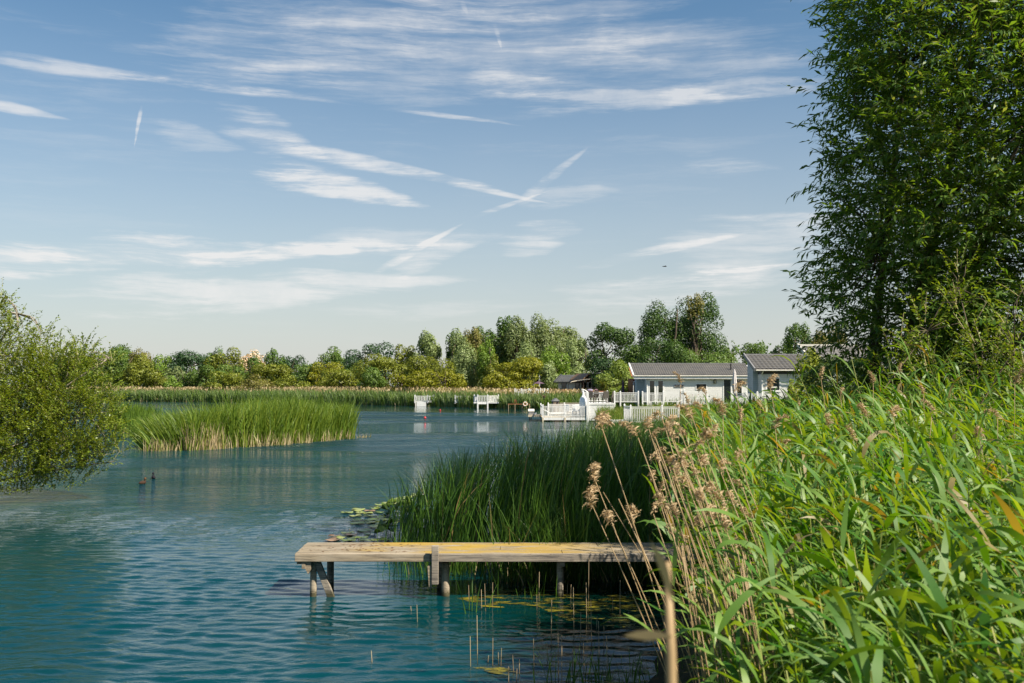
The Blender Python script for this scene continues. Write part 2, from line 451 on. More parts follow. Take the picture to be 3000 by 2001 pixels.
# ------------------------------------------------------------------ terrain
LAKE = np.array([(-14, -8), (.1, -8), (.3, 2), (.7, 5), (1.2, 9), (1.9, 12), (2.7, 14.5), (3.0, 20), (3.9, 28), (6.0, 45), (7.5, 60), (9.5, 74), (10, 95),
                 (9, 112), (1.3, 117.5), (-5, 126), (-13, 135), (-23, 146), (-45, 165), (-75, 178), (-120, 190), (-140, 120), (-60, 60), (-26, 34), (-17.5, 26), (-15.5, 15)], float)
def lakedist(x, y):
    """signed distance to the shoreline, negative on the water"""
    x = np.asarray(x, float); y = np.asarray(y, float)
    d = np.full(x.shape, 1e9); inside = np.zeros(x.shape, bool); n = len(LAKE)
    for i in range(n):
        ax, ay = LAKE[i]; bx, by = LAKE[(i + 1) % n]
        ex, ey = bx - ax, by - ay; t = np.clip(((x - ax) * ex + (y - ay) * ey) / (ex * ex + ey * ey), 0, 1)
        d = np.minimum(d, np.hypot(x - ax - t * ex, y - ay - t * ey))
        c = ((ay > y) != (by > y)) & (x < ex * (y - ay) / (ey if abs(ey) > 1e-9 else 1e-9) + ax)
        inside ^= c
    return np.where(inside, -d, d)
def gh(x, y):
    d = lakedist(x, y)
    land = .05 + .55 * np.clip(d / 1.5, 0, 1) + .45 * np.clip((d - 1.5) / 5, 0, 1)
    land = land + .06 * np.sin(x * 1.7 + y * .6) * np.sin(y * 1.3) * np.clip(d, 0, 1)
    bed = -.12 + np.maximum(d * .22, -1.6)
    return np.where(d > 0, land, bed)
def gz(x, y): return float(gh(np.array([x]), np.array([y]))[0])

def gridcoords(a, b, k):  # denser near zero
    return a, b
xs = np.unique(np.concatenate([np.linspace(-1500, -160, 12), np.linspace(-160, -30, 60), np.linspace(-30, -6, 50), np.linspace(-6, 12, 110), np.linspace(12, 60, 80), np.linspace(60, 1500, 20)]))
ys = np.unique(np.concatenate([np.linspace(-600, -10, 8), np.linspace(-10, 32, 170), np.linspace(32, 100, 90), np.linspace(100, 210, 80), np.linspace(210, 2500, 14)]))
X, Y = np.meshgrid(xs, ys); Z = gh(X, Y)
nx, ny = len(xs), len(ys)
i = (np.arange(ny - 1)[:, None] * nx + np.arange(nx - 1)[None]).ravel()
m, t, out = mat('ground')
g = t.n('ShaderNodeNewGeometry'); P_ = g.outputs['Position']
n1 = t.noise(P_, .6, 6, .6); n2 = t.noise(P_, 9, 5, .7)
c = t.mix(t.map(n1, .4, .6), c4((.045, .07, .018)), c4((.10, .115, .035)))
c = t.mix(t.map(n2, .45, .62, 0, .7), c, c4((.075, .055, .03)))
s_ = t.n('ShaderNodeSeparateXYZ'); t.l(P_, s_.inputs[0])
c = t.mix(t.map(s_.outputs[2], .5, .0), c, c4((.03, .024, .014)))
b = t.n('ShaderNodeBump'); b.inputs['Distance'].default_value = .05; t.put(b.inputs['Height'], n2)
p = principled(t, c, .95, .1, normal=b.outputs[0]); t.l(p.outputs[0], out.inputs[0])
tag(npmesh('ground', np.stack([X.ravel(), Y.ravel(), Z.ravel()], 1), np.stack([i, i + 1, i + nx + 1, i + nx], 1), 'ground', smooth=True), kind='structure')

# water
m, t, out = mat('water')
g = t.n('ShaderNodeNewGeometry'); P_ = g.outputs['Position']
s_ = t.n('ShaderNodeSeparateXYZ'); t.l(P_, s_.inputs[0]); px, py = s_.outputs[0], s_.outputs[1]
wv = t.noise(P_, .5, 2, .5, color=True)
Pw = t.vm('ADD', P_, t.vm('SCALE', t.vm('SUBTRACT', wv, (.5, .5, .5)), 1.2))
big = t.noise(t.mapping(Pw, (.8, 2.6, 1), (0, 0, R(8))), 1.15, 3, .5)
mid = t.noise(t.mapping(Pw, (1.2, 3.6, 1), (0, 0, R(-7))), 2.6, 3, .55)
sml = t.noise(t.mapping(Pw, (1.5, 3.2, 1), (0, 0, R(12))), 7.0, 3, .6)
near = t.map(py, 10, 40, .35, 1.0)
hgt = t.m('ADD', t.m('MULTIPLY', t.m('ADD', t.m('MULTIPLY', big, 1.0), t.m('MULTIPLY', mid, .52)), near), t.m('MULTIPLY', sml, .12))
patch = t.noise(t.mapping(P_, (.018, .085, 1), (0, 0, R(-6))), 1.6, 3, .5)
wind = t.map(patch, .36, .58, .35, 1.0)
edge = t.m('ADD', t.m('MULTIPLY', px, .55), py)                       # lee of the far reeds is calm
calm1 = t.m('MULTIPLY', t.map(t.m('ADD', edge, t.m('MULTIPLY', patch, 6)), 97, 101), t.map(px, -120, -30, .4, 1))
calm2 = t.m('MULTIPLY', t.map(t.m('ADD', py, t.m('MULTIPLY', px, -.35)), 56, 61), t.map(t.m('ADD', py, t.m('MULTIPLY', px, -.35)), 78, 73))
calm2 = t.m('MULTIPLY', calm2, t.map(t.m('ADD', px, t.m('MULTIPLY', patch, 9)), -12, 1))
calm3 = t.m('MULTIPLY', t.map(px, -.9, .8), t.map(py, 17, 12.5))       # sheltered corner by the jetty
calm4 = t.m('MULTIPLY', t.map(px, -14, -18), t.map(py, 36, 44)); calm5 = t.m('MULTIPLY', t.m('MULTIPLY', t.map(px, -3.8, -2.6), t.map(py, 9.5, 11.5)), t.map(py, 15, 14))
wind = t.m('MULTIPLY', wind, t.m('SUBTRACT', 1, t.m('MULTIPLY', calm5, .6)))
wind = t.m('MULTIPLY', wind, t.m('SUBTRACT', 1, t.m('MULTIPLY', calm1, .95)))
wind = t.m('MULTIPLY', wind, t.m('SUBTRACT', 1, t.m('MULTIPLY', calm2, .90)))
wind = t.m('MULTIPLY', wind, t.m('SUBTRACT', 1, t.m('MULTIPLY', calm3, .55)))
wind = t.m('MULTIPLY', wind, t.m('SUBTRACT', 1, t.m('MULTIPLY', calm4, .6)))
b = t.n('ShaderNodeBump'); b.inputs['Strength'].default_value = 1.0; t.put(b.inputs['Distance'], t.m('MULTIPLY', wind, t.m('ADD', t.map(py, 14, 30, .05, .34), t.map(py, 30, 60, 0, .3))))
t.put(b.inputs['Height'], hgt)
deep = t.noise(P_, .12, 3, .5)
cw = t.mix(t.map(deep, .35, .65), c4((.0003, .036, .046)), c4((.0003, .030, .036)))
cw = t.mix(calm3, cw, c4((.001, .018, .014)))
rg = t.m('ADD', .02, t.m('MULTIPLY', t.m('MULTIPLY', wind, wind), t.map(py, 18, 60, 0.0, .5)))
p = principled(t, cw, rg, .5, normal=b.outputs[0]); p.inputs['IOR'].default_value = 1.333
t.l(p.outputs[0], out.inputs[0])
# real waves: a grid that is finer towards the bank, displaced by a sum of small travelling waves
ry = [-60.0, -20, 0, 4]
y_ = 5.0
while y_ < 125: ry.append(y_); y_ += max(.028, y_ * y_ / (2.7 * 995) * (.48 if y_ < 32 else .8))
ry += list(np.linspace(126, 215, 12)); ry = np.array(ry)
rx_ = np.unique(np.concatenate([np.linspace(-180, -62, 6), np.linspace(-60, -22, 120), np.linspace(-22, -9, 120), np.linspace(-9, 6, 240), np.linspace(6, 12, 20), np.linspace(12, 60, 6)]))
GX, GY = np.meshgrid(rx_, ry); rw = np.random.default_rng(77)
H = np.zeros(GX.shape); dyl = np.gradient(ry)[:, None]
amp = .80 + .22 * np.sin(GX * .21 + GY * .13) * np.sin(GY * .31 - GX * .05) + .18 * np.sin(GX * .9 + 2) * np.sin(GY * .8)
calm = np.maximum(np.clip((GX + .9) / 1.6, 0, 1) * .5, np.clip((GX + 3.6) / 1.2, 0, 1) * np.clip((GY - 10) / 1.5, 0, 1) * .45) * np.clip((17 - GY) / 3, 0, 1)
edgeY = GY + .55 * GX
far = np.clip((edgeY - 97) / 3, 0, 1); e2 = GY - .35 * GX; strip = np.clip((e2 - 56) / 4, 0, 1) * np.clip((78 - e2) / 4, 0, 1) * np.clip((GX + 10) / 10, 0, 1)
left = np.clip((-13.5 - GX) / 4, 0, 1) * np.clip((GY - 34) / 6, 0, 1) * .6
bush = np.clip((-7.5 - GX) / 3, 0, 1) * np.clip((26 - GY) / 4, 0, 1) * np.clip((GY - 15) / 3, 0, 1) * .45
amp = amp * (1 - calm) * (1 - far * .97) * (1 - strip * .93) * (1 - left) * (1 - bush)
for k_ in range(64):
    lam = math.exp(rw.uniform(math.log(.15), math.log(.36))); th_ = rw.normal(.06, .36); kx, ky = math.sin(th_) * 2 * PI / lam, math.cos(th_) * 2 * PI / lam
    sl_ = .034
    fade = np.clip((lam / np.maximum(dyl, .01) - 3.2) / 2, 0, 1)
    H += fade * sl_ / (2 * PI / lam) * np.sin(GX * kx + GY * ky + rw.uniform(0, 6.28) + .6 * np.sin(GX * .7 + k_) + .5 * np.sin(GY * .5 + 2 * k_))
H = H * amp
nxw = len(rx_); i = (np.arange(len(ry) - 1)[:, None] * nxw + np.arange(nxw - 1)[None]).ravel()
tag(npmesh('lake_water', np.stack([GX.ravel(), GY.ravel(), H.ravel()], 1), np.stack([i, i + 1, i + nxw + 1, i + nxw], 1), 'water', smooth=True), kind='structure')
# ------------------------------------------------------------------ vegetation: distant trees
leafmat('leaf_olive', (.072, .092, .010), (.145, .16, .018), .3)
leafmat('leaf_green', (.045, .085, .016), (.10, .15, .028), .3)
leafmat('leaf_bright', (.07, .125, .015), (.14, .20, .03), .35)
leafmat('leaf_pale', (.09, .125, .04), (.19, .235, .10), .3)
leafmat('leaf_silver', (.07, .10, .032), (.155, .185, .075), .3)
leafmat('leaf_dark', (.014, .038, .014), (.035, .07, .022), .2)
leafmat('leaf_yellow', (.09, .105, .006), (.19, .185, .014), .3)
leafmat('leaf_brown', (.085, .085, .02), (.15, .135, .035), .3)
leafmat('leaf_blossom', (.42, .30, .22), (.60, .50, .40), .3, third=((.09, .13, .03), .62))
leafmat('leaf_oak', (.018, .045, .009), (.055, .095, .016), .28)
leafmat('leaf_park', (.028, .065, .010), (.08, .13, .02), .3)

def crown_points(rng, c, rx, ry, rz, n, lobes, lr, fl=.35, taper=0.0):
    """points over the shells of many small lobes filling one ellipsoid"""
    L = []
    for k in range(lobes):
        while True:
            q = rng.uniform(-1, 1, 3)
            r = np.linalg.norm(q)
            if .30 < r < 1.0: break
        sq = (np.abs(q / r) ** 3).sum() ** (-1 / 3)
        q = q / r * (r ** .40) * (1 - lr * .85) * sq ** .8
        if taper: q[:2] *= 1 - taper * (q[2] * .5 + .5)
        L.append((q, lr * rng.uniform(.65, 1.3)))
    L.append((np.zeros(3), .62 * (1 - taper * .4)))
    ws = np.array([l[1] ** 2 for l in L]); ws[-1] *= .35
    k = rng.choice(len(L), n, p=ws / ws.sum())
    dirs = rng.normal(size=(n, 3)); dirs /= np.linalg.norm(dirs, axis=1, keepdims=True)
    rad = rng.uniform(.72, 1.0, n) ** .5 * (1 + .10 * rng.normal(size=n))
    cc = np.array([l[0] for l in L])[k]; rr = np.array([l[1] for l in L])[k]
    p = cc + dirs * (rr * rad)[:, None]
    keep = p[:, 2] > -.97
    p = p[keep]; dirs = dirs[keep]
    P = p * np.array([rx, ry, rz]) + np.array(c)
    N = dirs / np.array([rx, ry, rz]) * rx; N /= np.linalg.norm(N, axis=1, keepdims=True)
    return P, N
TREE_SEED = [100]
def far_tree(cx, w, top, base, Y, kind, label, name='tree', shape='round', cat='tree', group=None, dens=1.0, bark='bark', leaf=None):
    TREE_SEED[0] += 1; rng = np.random.default_rng(TREE_SEED[0])
    x = W(cx, 886, Y).x; rx = w * K / FPX * Y / 2 * 1.30; zt = W(cx, top, Y).z; g = gz(x, Y)
    zb = max(W(cx, base + (14 if shape == 'mound' or Y > 130 else 0), Y).z, g + .05)
    rz = (zt - zb) / 2; ls = leaf or Y * .0019
    root = empty(name, (x, Y, g), 0, label, cat, group)
    ry = rx * rng.uniform(.8, 1.0)
    area = PI * rx * rz * 2
    n = int(min(9000, max(900, area / (ls * ls * .45) * 3.0 * dens)))
    lobes, lr, tp = {'round': (15, .34, 0), 'mound': (13, .34, .15), 'tall': (20, .36, .18), 'cone': (30, .27, .72), 'airy': (24, .26, .1), 'oak': (26, .27, .05)}[shape]
    P, N = crown_points(rng, (0, 0, (zt + zb) / 2 - g), rx, ry, rz, n, lobes, lr, taper=tp)
    V, F = leafcards(P, ls, .62, rng, .25, N, .55)
    npmesh('crown', V, F, kind, root, v=np.clip(rng.normal(.45, .28, len(F)), 0, 1))
    tb = MB(); h = zt - g
    for k in range(rng.integers(1, 4) if shape != 'cone' else 1):
        ox, oy = rng.uniform(-.18, .18, 2) * rx
        tb.tube([(ox, oy, -.3), (ox * 1.2, oy * 1.2, h * .3), (ox * 2.2 + .05 * h * rng.normal(), oy * 2, h * .62), (ox * 3, oy * 3, h * .85)],
                [h * .025, h * .018, h * .01, h * .004], 6)
        for j in range(5):
            a = rng.uniform(0, 2 * PI); z0 = h * rng.uniform(.25, .6)
            tb.tube([(ox * 1.4, oy * 1.4, z0), (math.cos(a) * rx * .35, math.sin(a) * ry * .35, z0 + h * .12), (math.cos(a) * rx * .7, math.sin(a) * ry * .7, z0 + h * .2)], [h * .009, h * .006, h * .002], 5)
    tb.build('trunk', bark, root, smooth=True)
    return root
T = far_tree
# cx, width, top, base, distance, leaves, label ...
T(128, 62, 797, 890, 235, 'leaf_dark', 'dull dark round-topped tree far off behind the left overhanging willow')
T(178, 60, 796, 890, 232, 'leaf_park', 'small dull green tree far off, just left of the long low wood', shape='airy')
T(262, 112, 787, 890, 225, 'leaf_park', 'broad rounded tree at the left end of the skyline, tallest there')
T(328, 56, 797, 890, 222, 'leaf_brown', 'brown-green rounded tree on the skyline left of the first dark oak')
T(205, 120, 815, 895, 205, 'leaf_bright', 'light green spreading tree just behind the overhanging willow tip', shape='mound', cat='tree')
T(268, 80, 806, 893, 195, 'leaf_green', 'large smooth light green willow near the left end of the far wood', shape='mound')
T(322, 62, 819, 893, 192, 'leaf_olive', 'grey-green upright willow beside the large light green willow', shape='mound')
T(368, 52, 813, 890, 208, 'leaf_bright', 'vivid green tree just left of the wide dark oak', shape='oak')
T(430, 94, 799, 888, 212, 'leaf_dark', 'wide dark green oak, leftmost of the dark oaks on the skyline', shape='oak')
T(488, 56, 796, 888, 218, 'leaf_park', 'dark domed tree half hidden behind a yellow-green tree', shape='oak')
T(515, 78, 797, 888, 210, 'leaf_olive', 'yellow-green broad tree left of the blossoming tree', shape='oak')
T(580, 64, 804, 880, 214, 'leaf_blossom', 'tree covered in pale pink-cream blossom on the skyline', name='blossom_tree', shape='round')
T(588, 48, 817, 888, 204, 'leaf_park', 'small dark green tree in front of the blossoming tree')
T(630, 40, 793, 885, 208, 'leaf_park', 'narrow upright tree with loose crown right of the blossoming tree', shape='airy', dens=.8)
T(668, 56, 815, 885, 212, 'leaf_dark', 'low dark tree between the narrow upright tree and the skyline gap')
T(764, 78, 800, 885, 218, 'leaf_green', 'airy rounded green tree standing alone above the willow thicket', shape='airy', dens=.8)
T(852, 108, 783, 885, 205, 'leaf_dark', 'dark green oak with a ragged top left of the pale willow wood', shape='oak')
T(708, 70, 836, 888, 205, 'leaf_dark', 'dark low tree filling the dip in the skyline left of the airy tree')
# willow shrubs in front
SH = dict(cat='bush', name='willow_bush', shape='mound')
T(350, 68, 834, 893, 182, 'leaf_olive', 'olive round bush behind the left part of the far reeds', **SH)
T(398, 42, 840, 893, 184, 'leaf_silver', 'grey-green bush right of the olive round bush by the far reeds', **SH)
T(396, 36, 863, 893, 176, 'leaf_bright', 'small bright green low bush at the edge of the far reeds', **SH)
T(434, 40, 838, 893, 182, 'leaf_green', 'upright green bush under the leftmost dark oak', **SH)
T(470, 48, 836, 893, 180, 'leaf_green', 'mid green bush between the dark oak and the yellow-green tree', **SH)
T(513, 78, 853, 895, 172, 'leaf_olive', 'wide low olive bush hugging the far reeds below the yellow-green tree', **SH)
T(530, 64, 838, 893, 184, 'leaf_green', 'greenish bush rising behind the wide low olive bush', **SH)
T(604, 80, 827, 893, 180, 'leaf_olive', 'large olive dome of willow scrub below the narrow upright tree', **SH)
T(594, 84, 856, 895, 168, 'leaf_brown', 'low brownish scrub dome in front of the large olive dome', **SH)
T(670, 72, 862, 895, 166, 'leaf_olive', 'low olive scrub dome right of the low brownish dome', **SH)
T(655, 46, 830, 893, 182, 'leaf_olive', 'round yellow-olive bush behind the low olive scrub', **SH)
T(702, 62, 829, 893, 180, 'leaf_green', 'fresh green bush in the middle of the far thicket', **SH)
T(744, 78, 827, 893, 178, 'leaf_yellow', 'yellow-green dome bush below the airy rounded tree', **SH)
T(775, 76, 846, 895, 166, 'leaf_olive', 'yellowish low bush left of the thicket gap', **SH)
T(805, 50, 838, 895, 174, 'leaf_park', 'shady dark green bush in the thicket gap under the ragged oak', **SH)
T(880, 118, 813, 895, 158, 'leaf_olive', 'broad pale olive willow scrub right of the ragged dark oak', **SH)
T(858, 50, 842, 895, 150, 'leaf_green', 'dense green bush with tight lobes at the right of the thicket gap', **SH)
T(920, 46, 855, 897, 143, 'leaf_yellow', 'golden-yellow rounded bush behind the reeds left of both white platforms', **SH)
T(930, 44, 791, 880, 165, 'leaf_olive', 'small olive tree top left of the pale grey-green willow')
T(980, 62, 764, 885, 162, 'leaf_pale', 'tall pale grey-green willow, leftmost of the pale trees', shape='airy')
T(985, 102, 811, 895, 154, 'leaf_olive', 'wide yellow-green shrub in front of the leftmost pale willow', **SH)
T(975, 74, 848, 897, 141, 'leaf_yellow', 'golden bush above the left white railed platform', **SH)
T(1024, 80, 840, 897, 140, 'leaf_yellow', 'large golden-green bush between the two white platforms', **SH)
T(1038, 28, 757, 880, 160, 'leaf_park', 'narrow pointed dark poplar at the left of the tall wood', shape='tall', name='poplar_tree')
T(1056, 50, 756, 885, 158, 'leaf_pale', 'silvery upright willow next to the narrow poplar', shape='tall')
T(1082, 50, 747, 885, 160, 'leaf_brown', 'pale tan-green willow right of the silvery upright willow', shape='tall')
T(1078, 56, 790, 890, 148, 'leaf_pale', 'pale willow with drooping silver foliage in front of the tall wood', shape='tall')
T(1114, 67, 735, 885, 164, 'leaf_park', 'dark green tree on the rising left shoulder of the tall wood', shape='oak')
T(1116, 36, 778, 890, 146, 'leaf_bright', 'vivid green upright bush in the middle of the pale willows', shape='tall')
T(1150, 67, 722, 885, 165, 'leaf_park', 'highest green tree top of the tall wood', shape='oak')
T(1188, 62, 727, 885, 162, 'leaf_silver', 'grey-olive tall willow right of the highest tree top', shape='tall')
T(1236, 74, 725, 885, 163, 'leaf_silver', 'broad grey-olive willow at the crest of the tall wood', shape='round')
T(1288, 74, 741, 885, 163, 'leaf_silver', 'grey-olive willow forming the sloping right shoulder of the wood', shape='round')
T(1326, 56, 776, 888, 158, 'leaf_pale', 'pale thin willow at the right end of the tall wood', shape='airy')
T(1222, 170, 737, 888, 172, 'leaf_silver', 'broad grey-green dome of willow forming the middle of the tall wood', shape='mound', dens=1.4)
T(1165, 100, 729, 880, 167, 'leaf_silver', 'wide grey-green willow crown below the highest tree top', shape='oak', dens=1.3)
T(1262, 110, 731, 880, 166, 'leaf_silver', 'wide grey-olive willow crown right of the middle of the tall wood', shape='oak', dens=1.3)
T(1308, 80, 757, 885, 166, 'leaf_silver', 'rounded grey-olive willow low on the right shoulder of the tall wood', shape='oak')
T(1105, 90, 752, 888, 170, 'leaf_silver', 'grey-green willow mass filling the left shoulder of the tall wood', shape='mound')
T(1565, 90, 712, 880, 117, 'leaf_oak', 'dark foliage joining the two trees of the tall pair', shape='oak')
T(1136, 38, 810, 893, 144, 'leaf_olive', 'olive bush behind the largest yellow-green dome', **SH)
T(1206, 42, 786, 890, 149, 'leaf_pale', 'pale whitish willow standing above the largest yellow-green dome', shape='tall')
T(1266, 80, 796, 892, 147, 'leaf_bright', 'bright yellow-green tree with bare pale stems behind the grey lodge', shape='mound', bark='pale_bark')
T(1195, 118, 821, 897, 139, 'leaf_yellow', 'largest yellow-green dome bush, left of the grey lodge', **SH)
T(1130, 56, 852, 897, 136, 'leaf_yellow', 'low golden bush above the right white railed platform', **SH)
T(1166, 44, 862, 897, 134, 'leaf_yellow', 'small low golden bush at the foot of the largest dome', **SH)
T(1263, 44, 824, 893, 143, 'leaf_pale', 'small silvery bush just behind the grey lodge roof', **SH)
T(1328, 52, 838, 893, 141, 'leaf_pale', 'pale low willow behind the brown gabled lodge', **SH)
T(1405, 104, 743, 870, 126, 'leaf_oak', 'dark green oak-like tree standing free left of the tall pair', shape='oak', name='oak_tree')
T(1384, 60, 825, 890, 122, 'leaf_dark', 'dark shaded undergrowth tree below the free-standing oak', shape='mound')
T(1425, 100, 808, 890, 128, 'leaf_park', 'mid green tree mass joining the oak to the tall pair', shape='mound')
T(1468, 60, 783, 888, 122, 'leaf_park', 'pale green tree between the free oak and the tall pair')
T(1522, 122, 676, 870, 113, 'leaf_oak', 'left tree of the tall pair behind the long white lodge, pointed top', shape='cone')
T(1606, 104, 670, 870, 114, 'leaf_oak', 'right tree of the tall pair, broad with browning top', shape='oak')
T(1597, 36, 671, 735, 112, 'leaf_brown', 'thin browning dead-tipped tree top within the tall pair', shape='airy', dens=.35)
T(1515, 110, 770, 885, 108, 'leaf_oak', 'dark green trees edge just above the long white roof, left part', shape='mound')
T(1600, 110, 778, 885, 107, 'leaf_green', 'sunlit green tree just above the long white roof, right part', shape='mound')
T(1672, 46, 783, 880, 118, 'leaf_green', 'round pollard tree at the right end of the long white roof', name='pollard_tree')
T(1640, 60, 815, 885, 112, 'leaf_bright', 'bright low tree between the tall pair and the round pollard')
T(1737, 62, 783, 880, 126, 'leaf_green', 'pale feathery pollard tree behind the small white lodge', name='pollard_tree', shape='round')
T(1800, 54, 776, 880, 112, 'leaf_green', 'feathery pollard tree right of the pale pollard', name='pollard_tree')
T(1838, 54, 733, 870, 100, 'leaf_park', 'green tree rising highest above the small white lodge', shape='oak')
T(1905, 74, 748, 870, 96, 'leaf_brown', 'olive-brown tree half hidden by the big willow', shape='oak')

# the continuous wood behind everything
rng = np.random.default_rng(55); cc = []
for x_ in np.arange(-135, 40, 3.2):
    yy_ = np.interp(x_, [-135, -40, 0, 40], [232, 222, 196, 150]) + rng.uniform(-3, 3); hh_ = rng.uniform(5.5, 7.8) if x_ < -8 else rng.uniform(6.5, 9)
    d_ = rng.normal(size=(330, 3)); d_ /= np.linalg.norm(d_, axis=1, keepdims=True); d_[:, 2] = np.abs(d_[:, 2])
    cc.append(np.array([x_, yy_, .9]) + d_ * np.array([3.0, 2.5, hh_]) * rng.uniform(.8, 1.05, (330, 1)))
cc = np.concatenate(cc); V, F = leafcards(cc, .5, .65, rng, .3)
tag(npmesh('distant_wood', V, F, 'leaf_park', v=rng.uniform(size=len(F))), 'continuous low dark wood behind the separate trees of the far shore', 'wood', kind='stuff')
# shrubs near the lodges
def shrub(cx, w, top, base, Y, kind, label, leaf, dens=1.0, shape='mound', name='shrub', bark='bark'):
    return far_tree(cx, w, top, base, Y, kind, label, name=name, shape=shape, cat='shrub', dens=dens, leaf=leaf, bark=bark)
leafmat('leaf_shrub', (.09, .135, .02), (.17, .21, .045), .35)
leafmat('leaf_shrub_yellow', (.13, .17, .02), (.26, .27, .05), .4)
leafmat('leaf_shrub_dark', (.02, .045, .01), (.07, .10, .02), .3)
shrub(1408, 74, 826, 905, 104, 'leaf_shrub', 'large round green shrub between the brown gabled lodge and the long white lodge', .2)
shrub(1447, 46, 845, 905, 101, 'leaf_shrub', 'green shrub by the closed dark parasol left of the long white lodge', .2)
shrub(1424, 50, 880, 912, 96, 'leaf_shrub', 'low shrub on the brown terrace under the closed dark parasol', .18)
shrub(1858, 56, 797, 930, 44, 'leaf_shrub_yellow', 'yellow-green bamboo-like shrub covering the right end of the small white lodge', .13, .9, 'tall')
shrub(1828, 34, 868, 925, 46, 'leaf_shrub_yellow', 'low loose yellow-green shrub at the corner of the small white lodge', .12, .5, 'airy')
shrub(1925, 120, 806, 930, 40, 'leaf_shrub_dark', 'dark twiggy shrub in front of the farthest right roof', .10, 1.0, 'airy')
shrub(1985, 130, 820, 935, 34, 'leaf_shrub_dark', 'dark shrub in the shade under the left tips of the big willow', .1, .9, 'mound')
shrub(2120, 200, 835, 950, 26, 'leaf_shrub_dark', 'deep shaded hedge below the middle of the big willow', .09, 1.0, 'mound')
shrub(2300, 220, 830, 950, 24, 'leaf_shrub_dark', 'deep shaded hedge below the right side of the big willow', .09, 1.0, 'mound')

# ------------------------------------------------------------------ reeds
leafmat('reed_green', (.035, .075, .008), (.11, .17, .02), .35, rough=.45)
leafmat('reed_bluegreen', (.06, .10, .035), (.15, .20, .075), .3, tipc=(.30, .24, .11), tipr=(-.2, .22))
leafmat('reed_plume', (.22, .17, .09), (.36, .28, .17), .3)
leafmat('reed_island', (.05, .095, .008), (.15, .19, .02), .35, tipc=(.34, .27, .12), tipr=(-.35, .22))
leafmat('reed_dead', (.22, .17, .10), (.38, .31, .19), .25)
leafmat('cattail', (.022, .060, .009), (.060, .12, .014), .3, rough=.4, third=((.20, .15, .06), .965), tipc=(.12, .12, .04), tipr=(-.1, .08))
leafmat('meadow', (.08, .11, .012), (.19, .21, .03), .35, third=((.32, .25, .12), .93))
leafmat('reed_leaf', (.035, .11, .010), (.145, .225, .05), .42, (1.9, 1.5, .15), rough=.46, spec=.38, third=((.26, .21, .09), .972))
leafmat('reed_stem', (.10, .14, .03), (.22, .22, .07), .2)
leafmat('dry_stem', (.27, .19, .10), (.40, .30, .17), .15)
leafmat('seed_plume', (.24, .175, .095), (.38, .285, .165), .3, (1.2, 1.0, .75))

